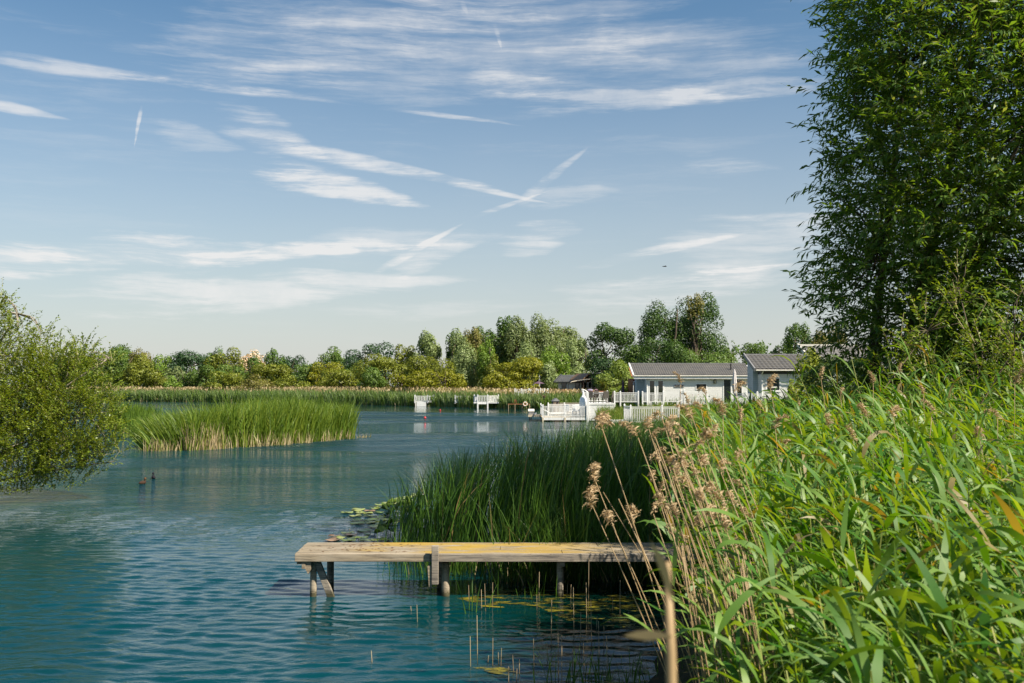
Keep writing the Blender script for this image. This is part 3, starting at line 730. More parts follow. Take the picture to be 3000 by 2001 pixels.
def inpoly(poly, n, rng):
    P = np.array(poly, float); lo = P.min(0); hi = P.max(0); out = []
    while sum(len(o) for o in out) < n:
        q = rng.uniform(lo, hi, (n * 2, 2)); ins = np.zeros(len(q), bool)
        for i in range(len(P)):
            ax, ay = P[i]; bx, by = P[(i + 1) % len(P)]
            c = ((ay > q[:, 1]) != (by > q[:, 1])) & (q[:, 0] < (bx - ax) * (q[:, 1] - ay) / ((by - ay) or 1e-9) + ax)
            ins ^= c
        out.append(q[ins])
    return np.concatenate(out)[:n]
def bed(name, poly, n, hgt, wid, mats, label, seed, S=3, lean=(.0, .12), bend=(.1, .6), wind=0.0, frac=(), az=None, plume=0, zoff=0, clump=0, edgeh=None, topz=None, prof='blade', splay=None, plh=(.55, .35)):
    """frac: (material index, share, height factor) for blades of other kinds"""
    rng = np.random.default_rng(seed); q = inpoly(poly, n, rng)
    if clump:
        cc = q[:max(8, n // clump)]; k = rng.integers(0, len(cc), n); q = cc[k] + rng.normal(size=(n, 2)) * .16
    z = gh(q[:, 0], q[:, 1]); z = np.where(z < 0, np.maximum(z, -.25), z) + zoff
    P = np.stack([q[:, 0], q[:, 1], z], 1)
    nh = np.interp(np.sin(q[:, 0] * .9 + 1.3 * np.sin(q[:, 1] * .5)) + np.sin(q[:, 1] * 1.4 + q[:, 0] * .3), [-2, 2], [.86, 1.10])
    h = rng.uniform(hgt[0], hgt[1], n) * nh
    if edgeh is not None: h = h * edgeh(q[:, 0], q[:, 1])
    if topz is not None: h = (topz(q[:, 0], q[:, 1]) - z) * rng.uniform(.80, 1.04, n) * (nh * .5 + .5)
    a = rng.uniform(0, 2 * PI, n) if az is None else rng.normal(az[0], az[1], n)
    parts = []; kind = np.zeros(n, int); hf = np.ones(n); u = rng.uniform(size=n); acc = 0
    for (mi, sh, f) in frac:
        s = (u >= acc) & (u < acc + sh); kind[s] = mi; hf[s] = f * rng.uniform(.6, 1.2, s.sum()); acc += sh
    th = rng.uniform(*lean, n); bd = rng.uniform(*bend, n)
    if splay is not None:
        sa, st = splay(q[:, 0], q[:, 1]); m_ = st > .02
        a = np.where(m_, sa + rng.normal(size=n) * .35, a); th = th + st
    for mi in range(len(mats)):
        s = kind == mi
        if not s.any(): continue
        V, F, ix, t, _ = strips(P[s], a[s], (h * hf)[s], wid * rng.uniform(.7, 1.3, s.sum()), th[s], bd[s], S, 1.8, prof, rng.uniform(0, PI, s.sum()), rng.uniform(0, PI, s.sum()))
        parts.append((V, F, np.clip(rng.normal(.5, .28, s.sum()), 0, 1)[ix], t, mi))
    o_mats = list(mats)
    if plume:
        k = rng.choice(n, plume, replace=False); o_mats = o_mats + ['reed_plume']
        b = P[k].copy(); b[:, 2] += h[k] * plh[1] * 1.6
        V, F, ix, t, _ = strips(b, a[k], rng.uniform(.5, 1.0, plume) * plh[0] * 1.5, wid * 1.5, rng.uniform(0, .25, plume), rng.uniform(.2, 1.2, plume), 3, 1.5, 'oval', rng.uniform(0, PI, plume), 0)
        parts.append((V, F, rng.uniform(size=plume)[ix], t, len(o_mats) - 1))
    V, F, v, t, mi = joinm(parts)
    return tag(npmesh(name, V, F, o_mats, v=v, t=t, mi=mi), label, 'reeds', kind='stuff')

# far belt of reeds
FB = [(9.5, 112.5), (1.3, 117), (-5, 125.5), (-13, 134.5), (-23, 145.5), (-45, 164.5), (-75, 177.5), (-112, 188), (-112, 204), (-70, 197), (-38, 186), (-15, 170), (2, 150), (14, 135), (20, 118)]
FBf = [(9.5, 111.5), (1.3, 116), (-5, 124.5), (-13, 133.5), (-23, 144.5), (-45, 163.5), (-75, 176.5), (-112, 187), (-112, 190.5), (-75, 181), (-45, 168), (-23, 149.5), (-13, 139), (-5, 129.5), (1.3, 121), (9.5, 117)]
bed('reed_belt', FBf, 26000, (1.7, 2.35), .10, ['reed_bluegreen', 'reed_dead', 'reed_green'], 'tall green reeds lining the far shore of the lake', 11, 3, frac=((1, .10, .4), (2, .35, 1.0)), bend=(.1, .9), topz=lambda x, y: np.interp(x, [-40, -8, 2, 10], [2.15, 2.1, 1.95, 1.9]))
bed('reed_belt', FB, 26000, (1.75, 2.3), .12, ['reed_bluegreen', 'reed_plume'], 'tan-plumed reeds spreading behind the far shore reeds', 12, 2, frac=((1, .22, 1.1),), bend=(.1, .8), plume=12000, plh=(.34, .56), topz=lambda x, y: np.interp(x, [-40, -8, 2, 10], [2.42, 2.36, 2.16, 2.1]))
bed('reed_belt', [(3, 114), (9.5, 110), (10.3, 95), (10.3, 86), (13, 84), (24, 86), (26, 108), (12, 122), (5, 118)], 17000, (1.6, 2.2), .085, ['reed_bluegreen', 'reed_green'], 'lush green reeds on the bank behind the lower white deck', 13, 3, frac=((1, .6, 1.0),), bend=(.2, 1.2), topz=lambda x, y: 1.95 + .12 * np.sin(x * 1.3))
# island and small clump
ISL = [(-15.0, 41.6), (-13.4, 41.9), (-10.5, 46), (-8.3, 51.4), (-8.8, 54), (-9.6, 57.5), (-12, 56), (-15.5, 52), (-16.4, 47)]
def isl_splay(x, y): s = np.clip((-13.6 - x) / 2.2, 0, 1) * np.clip((47 - y) / 5, 0, 1); return np.full(x.shape, PI), s * .75
bed('reed_island', ISL, 21000, (1.6, 2.5), .034, ['reed_island', 'reed_dead', 'reed_green'], 'island of tall green reeds with tan stalk bases standing in the lake', 14, 5, lean=(0, .16), bend=(.1, .9), az=(.25, 1.9), clump=16, frac=((1, .17, .40), (2, .35, 1.0)), splay=isl_splay, edgeh=lambda x, y: np.interp(x, [-16, -14.5, -12, -8.4, -7.5], [.80, .88, 1.0, .92, .85]))
bed('dead_stalks', [(-15.1, 41.3), (-13.4, 41.5), (-10.4, 45.5), (-8.2, 50.9), (-8.0, 51.5), (-10.3, 46.1), (-13.2, 42.1), (-15.1, 41.9)], 800, (.2, .95), .028, ['reed_dead', 'reed_island'], 'pale broken stalks along the waterline of the reed island', 24, 2, lean=(0, .2), bend=(0, .4), frac=((1, .3, 1.2),), clump=22)
bed('dead_stalks', [(-13.6, 41.5), (-12.3, 42.7), (-12.5, 43.2), (-13.8, 42.1)], 170, (.8, 1.5), .03, ['reed_dead'], 'taller pale dead stalks at the left part of the reed island', 25, 3, lean=(0, .15), bend=(0, .3))
bed('reed_clump', [(-8.1, 51.3), (-7.3, 51.7), (-7.5, 53), (-8.2, 53)], 110, (.2, .5), .03, ['reed_dead', 'reed_green'], 'sparse short tan stalks at the right tip of the reed island', 15, 2, frac=((1, .3, 1),))
bed('reed_clump', [(-24.8, 61), (-22.8, 61), (-22.4, 63.5), (-24.6, 64)], 1500, (1.3, 2.2), .05, ['reed_green', 'reed_dead'], 'dark clump of reeds standing alone left of the reed island', 16, 3, frac=((1, .1, .35),))
bed('reed_clump', [(-22.5, 57), (-18.5, 50), (-17, 52), (-20.5, 60)], 700, (.8, 1.7), .045, ['reed_green', 'reed_dead'], 'thin sparse reeds between the dark clump and the reed island', 17, 3, frac=((1, .2, .5),))
# cattails behind the jetty
CT = [(-1.75, 16.4), (-2.25, 17.6), (-1.9, 19.2), (-.9, 20.6), (.6, 21.8), (1.9, 27.6), (3.6, 36), (5.4, 46), (8.5, 46), (7, 28), (6, 20), (5.5, 14.0), (-.6, 14.1), (-1.2, 15.2)]
bed('cattail_bed', CT, 15000, (1.45, 2.0), .017, ['cattail', 'reed_dead'], 'dense dark green bulrushes growing behind the wooden jetty', 18, 6, lean=(0, .18), bend=(.05, 1.0), az=(.4, 1.3), frac=((1, .05, .35),), clump=9, topz=lambda x, y: np.minimum(np.interp(x, [-2.2, -1.6, -.6, 1.2, 3, 6], [1.0, 1.3, 1.7, 1.9, 2.05, 2.15]) * 1.1, 2.80 - .0338 * y + 1.2 * np.clip(x / y - .17, 0, 1) * y * .1))
bed('cattail_bed', [(-1.75, 14.4), (-.6, 14.0), (-.3, 15.0), (-1.4, 16.4), (-1.9, 16.2)], 420, (.35, .85), .013, ['cattail'], 'short sparse rushes among the lily pads at the jetty edge', 19, 4, clump=8)
bed('cattail_bed', [(-.3, 13.75), (3.2, 13.75), (3.2, 14.3), (-.3, 14.3)], 1100, (.7, 1.5), .015, ['cattail', 'reed_dead'], 'rushes leaning over the back edge of the jetty', 20, 5, lean=(0, .25), bend=(.1, .9), frac=((1, .12, .5),), clump=9)
# rough bank beyond the cattails up to the lodges
def bt(x, y):
    u = x / y
    k = np.where(y < 63, np.interp(u, [.1, .165, .178, .2, .3], [.0372, .0372, .022, .018, .010]), np.interp(u, [.1, .25, .4], [.0185, .0165, .010]))
    return np.maximum(2.7 - k * y, .55)
bed('bank_reeds', [(6.3, 45), (7.8, 60), (9.8, 73.5), (22, 73.5), (30, 60), (20, 44), (9, 30), (6, 30)], 30000, (.42, .85), .034, ['meadow', 'reed_green'], 'yellow-green reeds and grass on the bank between the white decks', 21, 3, bend=(.1, 1.0), frac=((1, .35, 1.05),), plume=500, plh=(.15, .5), topz=bt)
bed('bank_reeds', [(5.5, 20), (8, 34), (18, 44), (26, 40), (20, 22), (14, 17)], 14000, (.7, 1.2), .028, ['meadow', 'reed_green'], 'rough tall grass on the right bank in front of the small white lodge', 22, 4, bend=(.1, 1.1), frac=((1, .5, 1.0),), plume=500, plh=(.2, .5))

bed('bank_reeds', [(5.6, 48), (5.6, 60), (6.35, 74.4), (10.2, 74.4), (8, 60), (7, 48)], 9000, (1, 1.3), .034, ['meadow', 'reed_green'], 'green rushes growing out of the water between the two white decks', 23, 4, bend=(.1, 1.0), frac=((1, .6, 1.0),), topz=lambda x, y: np.where(y < 65.5, np.maximum(2.7 - .0385 * y, .22), np.interp(y, [65.5, 68, 74], [.3, 1.1, 1.4])) + .06 * np.sin(x * 4))
# broad-leaved reeds in the foreground
def reedfield(name, poly, n, hgt, leafL, leafW, nl, S, seed, label, topfn, stems=True):
    rng = np.random.default_rng(seed); q = inpoly(poly, n, rng)
    z = np.maximum(gh(q[:, 0], q[:, 1]), -.1)
    h = rng.uniform(*hgt, n) * topfn(q[:, 0], q[:, 1], z)
    P = np.stack([q[:, 0], q[:, 1], z], 1)
    a = rng.normal(2.6, 1.3, n); th = rng.uniform(.0, .22, n); bd = rng.uniform(.0, .35, n)
    V, F, ix, t, cen = strips(P, a, h, .008, th, bd, 6, 1.5, 'stem', 0, 0)
    parts = [(V, F, rng.uniform(size=n)[ix], t, 1)]
    # leaves along the stem
    k = np.repeat(np.arange(n), nl); m = len(k)
    s = rng.uniform(.30, 1.0, m) ** .72; f = s * 6; i0 = np.minimum(f.astype(int), 5); fr = (f - i0)[:, None]
    base = cen[k, i0] * (1 - fr) + cen[k, i0 + 1] * fr
    la = rng.uniform(0, 2 * PI, m); la = np.where(rng.uniform(size=m) < .45, rng.normal(2.9, .7, m), la)
    L = leafL * rng.uniform(.6, 1.3, m) * np.interp(s, [.3, .6, 1], [.8, 1, .75])
    V, F, ix, t, _ = strips(base, la, L, leafW * rng.uniform(.6, 1.3, m), rng.uniform(.15, .9, m), rng.uniform(.3, 2.3, m), S, 1.6, 'reed', rng.normal(0, .5, m), rng.normal(0, .9, m))
    parts.append((V, F, np.clip(rng.normal(.45, .33, m), 0, 1)[ix], t, 0))
    V, F, v, t, mi = joinm(parts)
    return tag(npmesh(name, V, F, ['reed_leaf', 'reed_stem'], v=v, t=t, mi=mi, smooth=True), label, 'reeds', kind='stuff')
def canopy(x, y, z):
    """height of the reed tops over the water, divided by a nominal 1.35 m plant"""
    top = np.interp(np.hypot(x, y), [1.5, 3, 6, 10, 14, 20], [2.04, 2.14, 2.28, 2.42, 2.44, 2.45]) + .22 * np.clip((x / np.maximum(y, .1) - .26) / .12, 0, 1) * np.clip((y - 5) / 5, 0, 1)
    top = top - .28 * np.clip((.75 - (x - .14 * y)) / .8, 0, 1)
    return np.maximum(top - z, .5) / 1.0
NF = [(.78, 1.9), (1.15, 4.2), (1.7, 7), (2.2, 7.0), (5, 7.0), (2.4, 1.9)]
reedfield('broad_reeds', [(.70, 1.75), (.85, 2.6), (1.12, 4.2), (1.25, 5.2), (3.6, 5.2), (2.4, 3), (1.9, 1.75)], 1500, (.80, 1.06), .33, .024, 10, 6, 31, 'broad-leaved bright green reeds filling the near right foreground', canopy)
reedfield('broad_reeds', [(1.25, 5.2), (1.6, 7.5), (2.0, 10.2), (6.2, 10.2), (3.6, 5.2)], 2000, (.76, 1.06), .36, .024, 9, 5, 32, 'broad-leaved bright green reeds in the middle of the right bank', canopy)
reedfield('broad_reeds', [(2.0, 10.2), (2.5, 12.6), (3.2, 14.2), (4.4, 18), (13, 18), (10.5, 14), (6.2, 10.2)], 2200, (.78, 1.05), .36, .022, 8, 4, 33, 'green reeds on the right bank in front of the big willow', canopy)
reedfield('broad_reeds', [(3.2, 8.6), (3.6, 10.6), (7.0, 11.5), (6.2, 9.2)], 90, (.95, 1.12), .42, .022, 10, 5, 34, 'taller single reeds rising before the big willow at the right', lambda x, y, z: np.full(x.shape, 2.15))
# ------------------------------------------------------------------ big willow on the right bank
leafmat('willow_leaf', (.045, .098, .018), (.125, .19, .038), .46, (1.6, 1.5, .35), rough=.42, spec=.32, third=((.22, .26, .12), .80))
leafmat('sallow_leaf', (.07, .12, .015), (.17, .22, .03), .4, (1.5, 1.4, .3), rough=.5)
leafmat('left_leaf', (.085, .135, .012), (.19, .23, .03), .42, (1.5, 1.35, .3), rough=.42, spec=.5)
leafmat('twig', (.12, .10, .045), (.24, .20, .10), .1)
def leafy_tree(name, label, cat, base, lobes, ntw, twL, nl, lsz, lasp, lm, seed, stems, bark='bark', droop=.9, jit=.5, outl=.25, prof='oval', thr=(.2, 1.15), shell=.42):
    """lobes: (centre, radius) in world space; twigs over every lobe, leaves along the twigs"""
    rng = np.random.default_rng(seed); base = Vector(base)
    root = empty(name, base, 0, label, cat)
    C = np.array([list(c) for c, r in lobes]); Rr = np.array([r for c, r in lobes])
    wgt = Rr ** 2.0; wgt /= wgt.sum()
    k = rng.choice(len(lobes), ntw, p=wgt)
    d = rng.normal(size=(ntw, 3)); d /= np.linalg.norm(d, axis=1, keepdims=True)
    rad = rng.uniform(.15, 1.0, ntw) ** shell
    P = C[k] + d * (Rr[k] * rad)[:, None] - np.array(base)[None]
    g = gh(P[:, 0] + base.x, P[:, 1] + base.y) - base.z
    P = P[P[:, 2] > np.maximum(g, -base.z) + .12]; d = d[:len(P)] if False else (P + np.array(base)[None] - C[k][:len(P)])
    # outward heading of each twig
    kk = np.argmin(((P[:, None, :] + np.array(base)[None, None] - C[None]) ** 2).sum(-1) / Rr[None] ** 2, 1)
    d = P + np.array(base)[None] - C[kk]; n = len(P)
    az = np.arctan2(d[:, 1], d[:, 0]) + rng.normal(0, jit, n)
    th = rng.uniform(*thr, n); L = twL * rng.uniform(.55, 1.3, n)
    V, F, ix, t, cen = strips(P, az, L, .006 if lsz > .07 else .008, th, rng.uniform(.2, 1.0, n) * droop, 4, 1.3, 'stem')
    npmesh('twigs', V, F, 'twig', root, v=rng.uniform(size=n)[ix], t=t)['kind'] = 'stuff'
    m = n * nl; q = np.repeat(np.arange(n), nl)
    s = np.tile(np.linspace(.08, 1.0, nl), n) + rng.uniform(-.03, .03, m); s = np.clip(s, 0, 1)
    f = s * 4; i0 = np.minimum(f.astype(int), 3); fr = (f - i0)[:, None]
    bp = cen[q, i0] * (1 - fr) + cen[q, i0 + 1] * fr
    la = az[q] + np.where(np.arange(m) % 2 == 0, 1, -1) * rng.uniform(.3, 1.1, m)
    lt = th[q] + rng.uniform(-.1, .9, m)
    V, F, ix, t, _ = strips(bp, la, lsz * rng.uniform(.55, 1.25, m), lsz * lasp * rng.uniform(.7, 1.2, m), lt, rng.uniform(.1, .9, m), 2, 1.2, prof, rng.normal(0, .6, m), rng.normal(0, .8, m))
    npmesh('crown', V, F, lm, root, v=np.clip(rng.normal(.42, .27, m), 0, 1)[ix], t=t, smooth=True)
    tb = MB()
    for st in stems:
        pts = [Vector(p) - base for p, r in st]; tb.tube(pts, [r for p, r in st], 8)
    lims = MB()
    allp = [Vector(p) for st in stems for p, r in st[1:]]
    for c, r in lobes:
        c = Vector(c); near = min(allp, key=lambda p: (p - c).length)
        for j in range(3):
            e = c + Vector(rng.normal(size=3)) * r * .42; near = rng.choice(len(allp)) if False else min(allp, key=lambda p: (p - e).length + rng.uniform(0, 1.0))
            mdl = (near + e) / 2 + Vector(rng.normal(size=3)) * .12 * (near - c).length + Vector((0, 0, .1 * (near - c).length))
            lims.tube([near - base, mdl - base, e - base], [.020 if lsz > .06 else .007, .012 if lsz > .06 else .005, .003], 5)
    tb.build('trunk', bark, root, smooth=True); lims.build('branches', bark, root, smooth=True)['kind'] = 'stuff'
    return root
def lob(qx, qy, Y, r): return (W(qx, qy, Y), r)
LB = [lob(2250, 60, 13.6, 1.9), lob(2120, 110, 12.9, 1.0), lob(2030, 30, 13, .5), lob(1985, 205, 12.8, .45), lob(1950, 180, 12.8, .2), lob(1960, 330, 12.8, .3), lob(1930, 440, 12.8, .22), lob(2350, 280, 12.6, 2.0), lob(2100, 300, 13, 1.05),
      lob(2180, 460, 12.7, 1.45), lob(2045, 420, 12.9, .68), lob(2085, 545, 12.8, .9), lob(1985, 590, 12.7, .34), lob(2030, 640, 12.6, .72), lob(1955, 675, 12.5, .36), lob(1925, 700, 12.5, .16), lob(2120, 690, 12.7, 1.25), lob(2350, 600, 12.4, 1.6),
      lob(2280, 160, 12.3, 1.6), lob(2075, 790, 13.4, .75), lob(2210, 820, 13.6, 1.15), lob(2340, 800, 13.2, 1.3), lob(2560, 300, 14, 2.4), lob(2520, 650, 13.6, 2.0), lob(2330, -190, 14, 2.2), lob(2100, -80, 13.4, 1.2),
      lob(2130, 850, 12.6, .9), lob(2280, 870, 12.2, 1.0), lob(2350, 830, 11.6, 1.0), lob(1990, 850, 13.5, .6), lob(2430, 800, 12.5, 1.3), lob(2250, 330, 15.2, 2.2), lob(2330, 600, 15.5, 2.3), lob(2640, -60, 14.5, 2.4), lob(2780, 150, 12.5, 2.3), lob(2760, -350, 12.5, 2.4), lob(2450, -420, 13.5, 2.2), lob(2850, 500, 12, 2.0)]
TB = Vector((4.9, 14.3, gz(4.9, 14.3)))
stems = []
for (qx, qy, Yd, r0) in ((2080, 150, 13, .09), (2250, 60, 13.6, .12), (2350, 300, 12.8, .10), (2150, 480, 13, .08), (2420, 200, 14, .12), (2020, 560, 12.9, .05)):
    e = W(qx, qy, Yd); b0 = TB + Vector((random.Random(qx).uniform(-.25, .25), random.Random(qy).uniform(-.2, .2), 0))
    m1 = b0.lerp(e, .3) + Vector((.2, 0, .35)); m2 = b0.lerp(e, .65) + Vector((.15, .1, .25))
    stems.append([(b0, r0), (m1, r0 * .8), (m2, r0 * .55), (e, r0 * .2)])
leafy_tree('willow_tree', 'big dark willow with narrow leaves towering over the right bank', 'tree', TB, LB, 14000, .52, 14, .135, .24, 'willow_leaf', 41, stems, 'bark', droop=.8, thr=(.55, 1.75), shell=.28, jit=.7)
# bright sallow shoots before it
SB = [lob(2135, 730, 10.4, .16), lob(2200, 620, 10.6, .10), lob(2195, 690, 10.6, .14), lob(2085, 785, 10.3, .12), lob(2335, 745, 9.6, .22), lob(2260, 810, 10.2, .22), lob(2150, 840, 10.4, .24), lob(2340, 860, 9.6, .26), lob(2060, 860, 11, .2), lob(2345, 660, 9.6, .10)]
sb = Vector((2.9, 10.6, gz(2.9, 10.6)))
leafy_tree('sallow_bush', 'yellow-green sallow shoots with oval leaves in front of the big dark willow', 'bush', sb, SB, 230, .34, 12, .055, .42, 'sallow_leaf', 42,
           [[(sb, .018), (sb + Vector((-.1, 0, .7)), .012), (W(2130, 760, 10.4), .005)], [(sb + Vector((.3, 0, 0)), .016), (W(2250, 860, 10.2), .010), (W(2200, 660, 10.6), .004)], [(sb + Vector((.6, -.4, 0)), .016), (W(2330, 800, 9.6), .006)]], droop=.4)
# overhanging bush at the left
LBs = [lob(-75, 800, 24.5, 1.2), lob(-10, 720, 24.5, .30), lob(40, 760, 24.3, .28), lob(95, 775, 24.2, .20), lob(10, 690, 24.6, .15), lob(40, 900, 24.2, 1.25), lob(110, 850, 24.3, .75), lob(150, 900, 24.0, 1.0), lob(190, 820, 24.0, .40),
       lob(60, 1000, 23.6, 1.2), lob(170, 985, 23.6, .98), lob(225, 930, 23.8, .58), lob(235, 1010, 23.6, .42), lob(30, 1060, 23.4, 1.05), lob(140, 1060, 23.5, .72), lob(205, 1060, 23.6, .42), lob(-90, 950, 24, 1.7), lob(230, 845, 23.9, .22), lob(262, 830, 23.9, .12), lob(275, 1035, 23.6, .14)]
lb = Vector((-15.3, 25.2, gz(-15.3, 25.2)))
lst = []
for (qx, qy, Yd, r0) in ((250, 820, 24, .07), (40, 720, 24.5, .08), (200, 950, 23.8, .07), (180, 1070, 23.6, .06), (60, 880, 24.2, .09), (100, 1010, 23.6, .06)):
    e = W(qx, qy, Yd); lst.append([(lb, r0), (lb.lerp(e, .4) + Vector((0, 0, .25)), r0 * .7), (lb.lerp(e, .75) + Vector((0, 0, .12)), r0 * .45), (e, r0 * .15)])
leafy_tree('overhanging_willow', 'yellow-green willow leaning over the water at the left edge', 'tree', lb, LBs, 7200, .42, 12, .07, .52, 'left_leaf', 43, lst, 'pale_bark', droop=.55, jit=.8)

# ------------------------------------------------------------------ dry reed stems with seed heads, foreground
def plume_mesh(seed, big=1.0, curl=1.6):
    rng = np.random.default_rng(seed); n = int(150 * big)
    # curved rachis
    s = np.linspace(0, 1, 12); th = s * curl; L = .20 * big
    r = np.zeros((12, 3)); r[1:, 0] = -np.cumsum(np.sin(th[1:]) * L / 11); r[1:, 2] = np.cumsum(np.cos(th[1:]) * L / 11)
    k = rng.uniform(0, 1, n); f = k * 11; i0 = np.minimum(f.astype(int), 10); fr = (f - i0)[:, None]
    P = r[i0] * (1 - fr) + r[i0 + 1] * fr + rng.normal(size=(n, 3)) * .004
    az = rng.normal(PI, 1.3, n)
    V, F, ix, t, _ = strips(P, az, (.055 * (1 - .45 * k)) * rng.uniform(.5, 1.3, n) * big, .006, rng.uniform(.3, 1.4, n) + k * curl * .4, rng.uniform(.6, 1.8, n), 3, 1.2, 'oval', rng.uniform(0, PI, n), 0)
    m2 = n; P2 = P + rng.normal(size=(n, 3)) * .010
    V2, F2 = leafcards(P2, .011 * big, .5, rng)
    Va = np.concatenate([V, V2]); Fa = np.concatenate([F, F2 + len(V)])
    v = np.concatenate([rng.uniform(size=n)[ix], rng.uniform(size=n)])
    return Va, Fa, v
def stem_curve(foot, tip, sag, n=8):
    foot = Vector(foot); tip = Vector(tip); out = []
    for i in range(n + 1):
        s = i / n; p = foot.lerp(tip, s); p.x += -sag * math.sin(s * PI) * -1; out.append(p)
    return out
def drystem(name, label, group, foot, tip, r, sag=.04, plume=None, leafy=False, catg='reed stem'):
    root = empty(name, foot, 0, label, catg, group)
    pts = [p - Vector(foot) for p in stem_curve(foot, tip, sag)]
    rad = [r * (1 - .55 * i / 8) for i in range(9)]
    MB().tube(pts, rad, 6).build('stem', 'dry_stem', root, smooth=True)
    if plume:
        V, F, v = plume_mesh(*plume[:1], big=plume[1], curl=plume[2])
        d = (pts[-1] - pts[-2]).normalized(); rz = plume[3]
        o = npmesh('seed_head', V, F, 'seed_plume', root, v=v); o.location = pts[-1]
        o.rotation_euler = (d.to_track_quat('Z', 'Y').to_matrix().to_4x4() @ Matrix.Rotation(rz, 4, 'Z')).to_euler()
    return root
# the few that can be told apart (tip pixel, distance of the tip, foot)
SP = [((1383, 985), 4.3, (.92, 4.0), .0042, (1, .9, 2.6, 0), 'tall dry reed with a hooked seed head, highest at the left of the dry stems'),
      ((1367, 1105), 4.6, (.98, 4.3), .004, (2, .8, 2.0, 0), 'leftmost dry reed with a clustered brown seed head over the dark rushes'),
      ((1362, 1165), 4.5, (1.02, 4.1), .004, (3, .9, 1.9, 0), 'dry reed whose seed head arches left just above the jetty'),
      ((1405, 1205), 4.4, (1.05, 4.05), .004, (4, .75, 2.3, .3), 'dry reed with a drooping seed head just under the arching one'),
      ((1452, 1200), 4.4, (1.05, 4.2), .004, (5, .75, -2.4, .5), 'dry reed with a beaded seed head hanging above the jetty end'),
      ((1503, 1000), 4.0, (1.1, 3.7), .0045, None, 'straight headless dry stalk leaning left among the plumes'),
      ((1420, 1145), 4.2, (1.12, 3.9), .0042, None, 'headless dry stalk leaning left above the jetty'),
      ((1385, 1130), 4.6, (1.35, 4.5), .0032, None, 'thin broken stalk slanting down to the right across the dry stems')]
for (tp, Yd, ft, r, pl, lab) in SP:
    drystem('dry_reed', lab, 'dry reed stems in the foreground', (ft[0], ft[1], gz(*ft)), W(tp[0], tp[1], Yd), r, .07, pl)
rng = random.Random(5)
G = [(1465, 1005), (1490, 985), (1500, 1010), (1520, 960), (1535, 990), (1548, 1010), (1560, 985), (1575, 1000), (1590, 960), (1530, 1045), (1512, 1060), (1545, 1075), (1568, 1060), (1600, 1040),
     (1500, 1105), (1520, 1130), (1552, 1110), (1580, 1120), (1600, 1095), (1618, 1070), (1640, 1010), (1655, 1085), (1500, 1180), (1530, 1170), (1555, 1190), (1608, 1150), (1632, 1130), (1660, 1150), (1600, 1210), (1640, 1200), (1668, 1220), (1690, 1170), (1695, 1060),
     (1705, 1120), (1720, 1190), (1575, 1240), (1545, 1225), (1690, 1260)]
for i, (qx, qy) in enumerate(G):
    Yd = rng.uniform(3.4, 4.6); tip = W(qx, qy, Yd); fx = tip.x + rng.uniform(.30, .52) * (tip.z - .5) / 2.0 + .08; fy = Yd - rng.uniform(-.1, .3)
    fx = max(fx, .82 + .05 * fy)
    drystem('dry_reed', 'tan dry reed stem with a fluffy seed head in the crowded foreground tuft', 'dry reed stems in the foreground', (fx, fy, gz(fx, fy)), tip, rng.uniform(.0032, .0046), rng.uniform(.02, .1),
            (i + 10, rng.uniform(.34, .62), rng.uniform(1.2, 2.8) * (1 if rng.random() < .75 else -1), rng.uniform(-1, 1)))
for i in range(34):
    qx = rng.uniform(1560, 1760); Yd = rng.uniform(3.1, 4.2); tip = W(qx, rng.uniform(1240, 1420), Yd); fx = tip.x + rng.uniform(.1, .25); fy = Yd
    drystem('dry_reed', 'bare tan reed stalk without a head at the foot of the foreground tuft', 'bare dry reed stalks in the foreground', (fx, fy, gz(fx, fy)), tip, rng.uniform(.003, .0042), .03)
# scattered heads over the reed field
PH_ = [(1563, 880), (1640, 1000), (1690, 900), (1780, 985), (1885, 870), (2065, 855), (1930, 905), (2005, 880), (1800, 1040), (1875, 1100), (2330, 880), (2140, 950), (1960, 1010), (1700, 975), (1745, 930), (2050, 960), (2210, 930), (1835, 940), (2290, 960), (1660, 950), (1610, 940), (1580, 925), (2120, 905), (1620, 905),
      (2250, 1010), (2400, 1000), (1720, 1060), (1990, 955), (1905, 980), (1768, 890)]
for i, (qx, qy) in enumerate(PH_):
    Yd = rng.uniform(6.5, 10.5) if qy < 950 else rng.uniform(4.5, 7); tip = W(qx, qy, Yd); fx = tip.x + rng.uniform(-.1, .35); fy = Yd
    lab = 'pale seed head on a dry stem standing out over the green reeds'
    if i == 5: lab = 'large drooping seed head against the dark hedge below the big willow'
    drystem('dry_reed', lab, 'dry seed heads above the green reeds', (fx, fy, gz(fx, fy)), tip, .0035, rng.uniform(-.05, .08), (i + 60, rng.uniform(.5, .85), rng.uniform(1.0, 2.4) * (1 if rng.random() < .7 else -1), rng.uniform(-1, 1)))
# the blurred stalk right before the lens
nr = empty('dry_reed', (.165, .88, gz(.165, .88)), 0, 'thick out-of-focus dry stalk closest to the camera with a broken leaf', 'reed stem')
tp = W(1532, 1290, .90)
MB().tube([(0, 0, 0), (-.004, .005, .9), Vector(W(1540, 1500, .885)) - nr.location, tp - nr.location], [.006, .0055, .0048, .0028], 8).build('stem', 'dry_stem', nr, smooth=True)
a_ = W(1543, 1462, .88) - nr.location
V, F, ix, t_, _ = strips(np.array([a_, a_ + Vector((0, 0, .03))]), np.array([PI, PI + .5]), np.array([.042, .06]), np.array([.011, .008]), np.array([1.45, .15]), np.array([.2, .5]), 4, 1, 'oval', np.array([1.2, .4]), np.array([1.2, .9]))
npmesh('leaf', V, F, 'dry_stem', nr, v=np.array([.5, .6])[ix], t=t_)

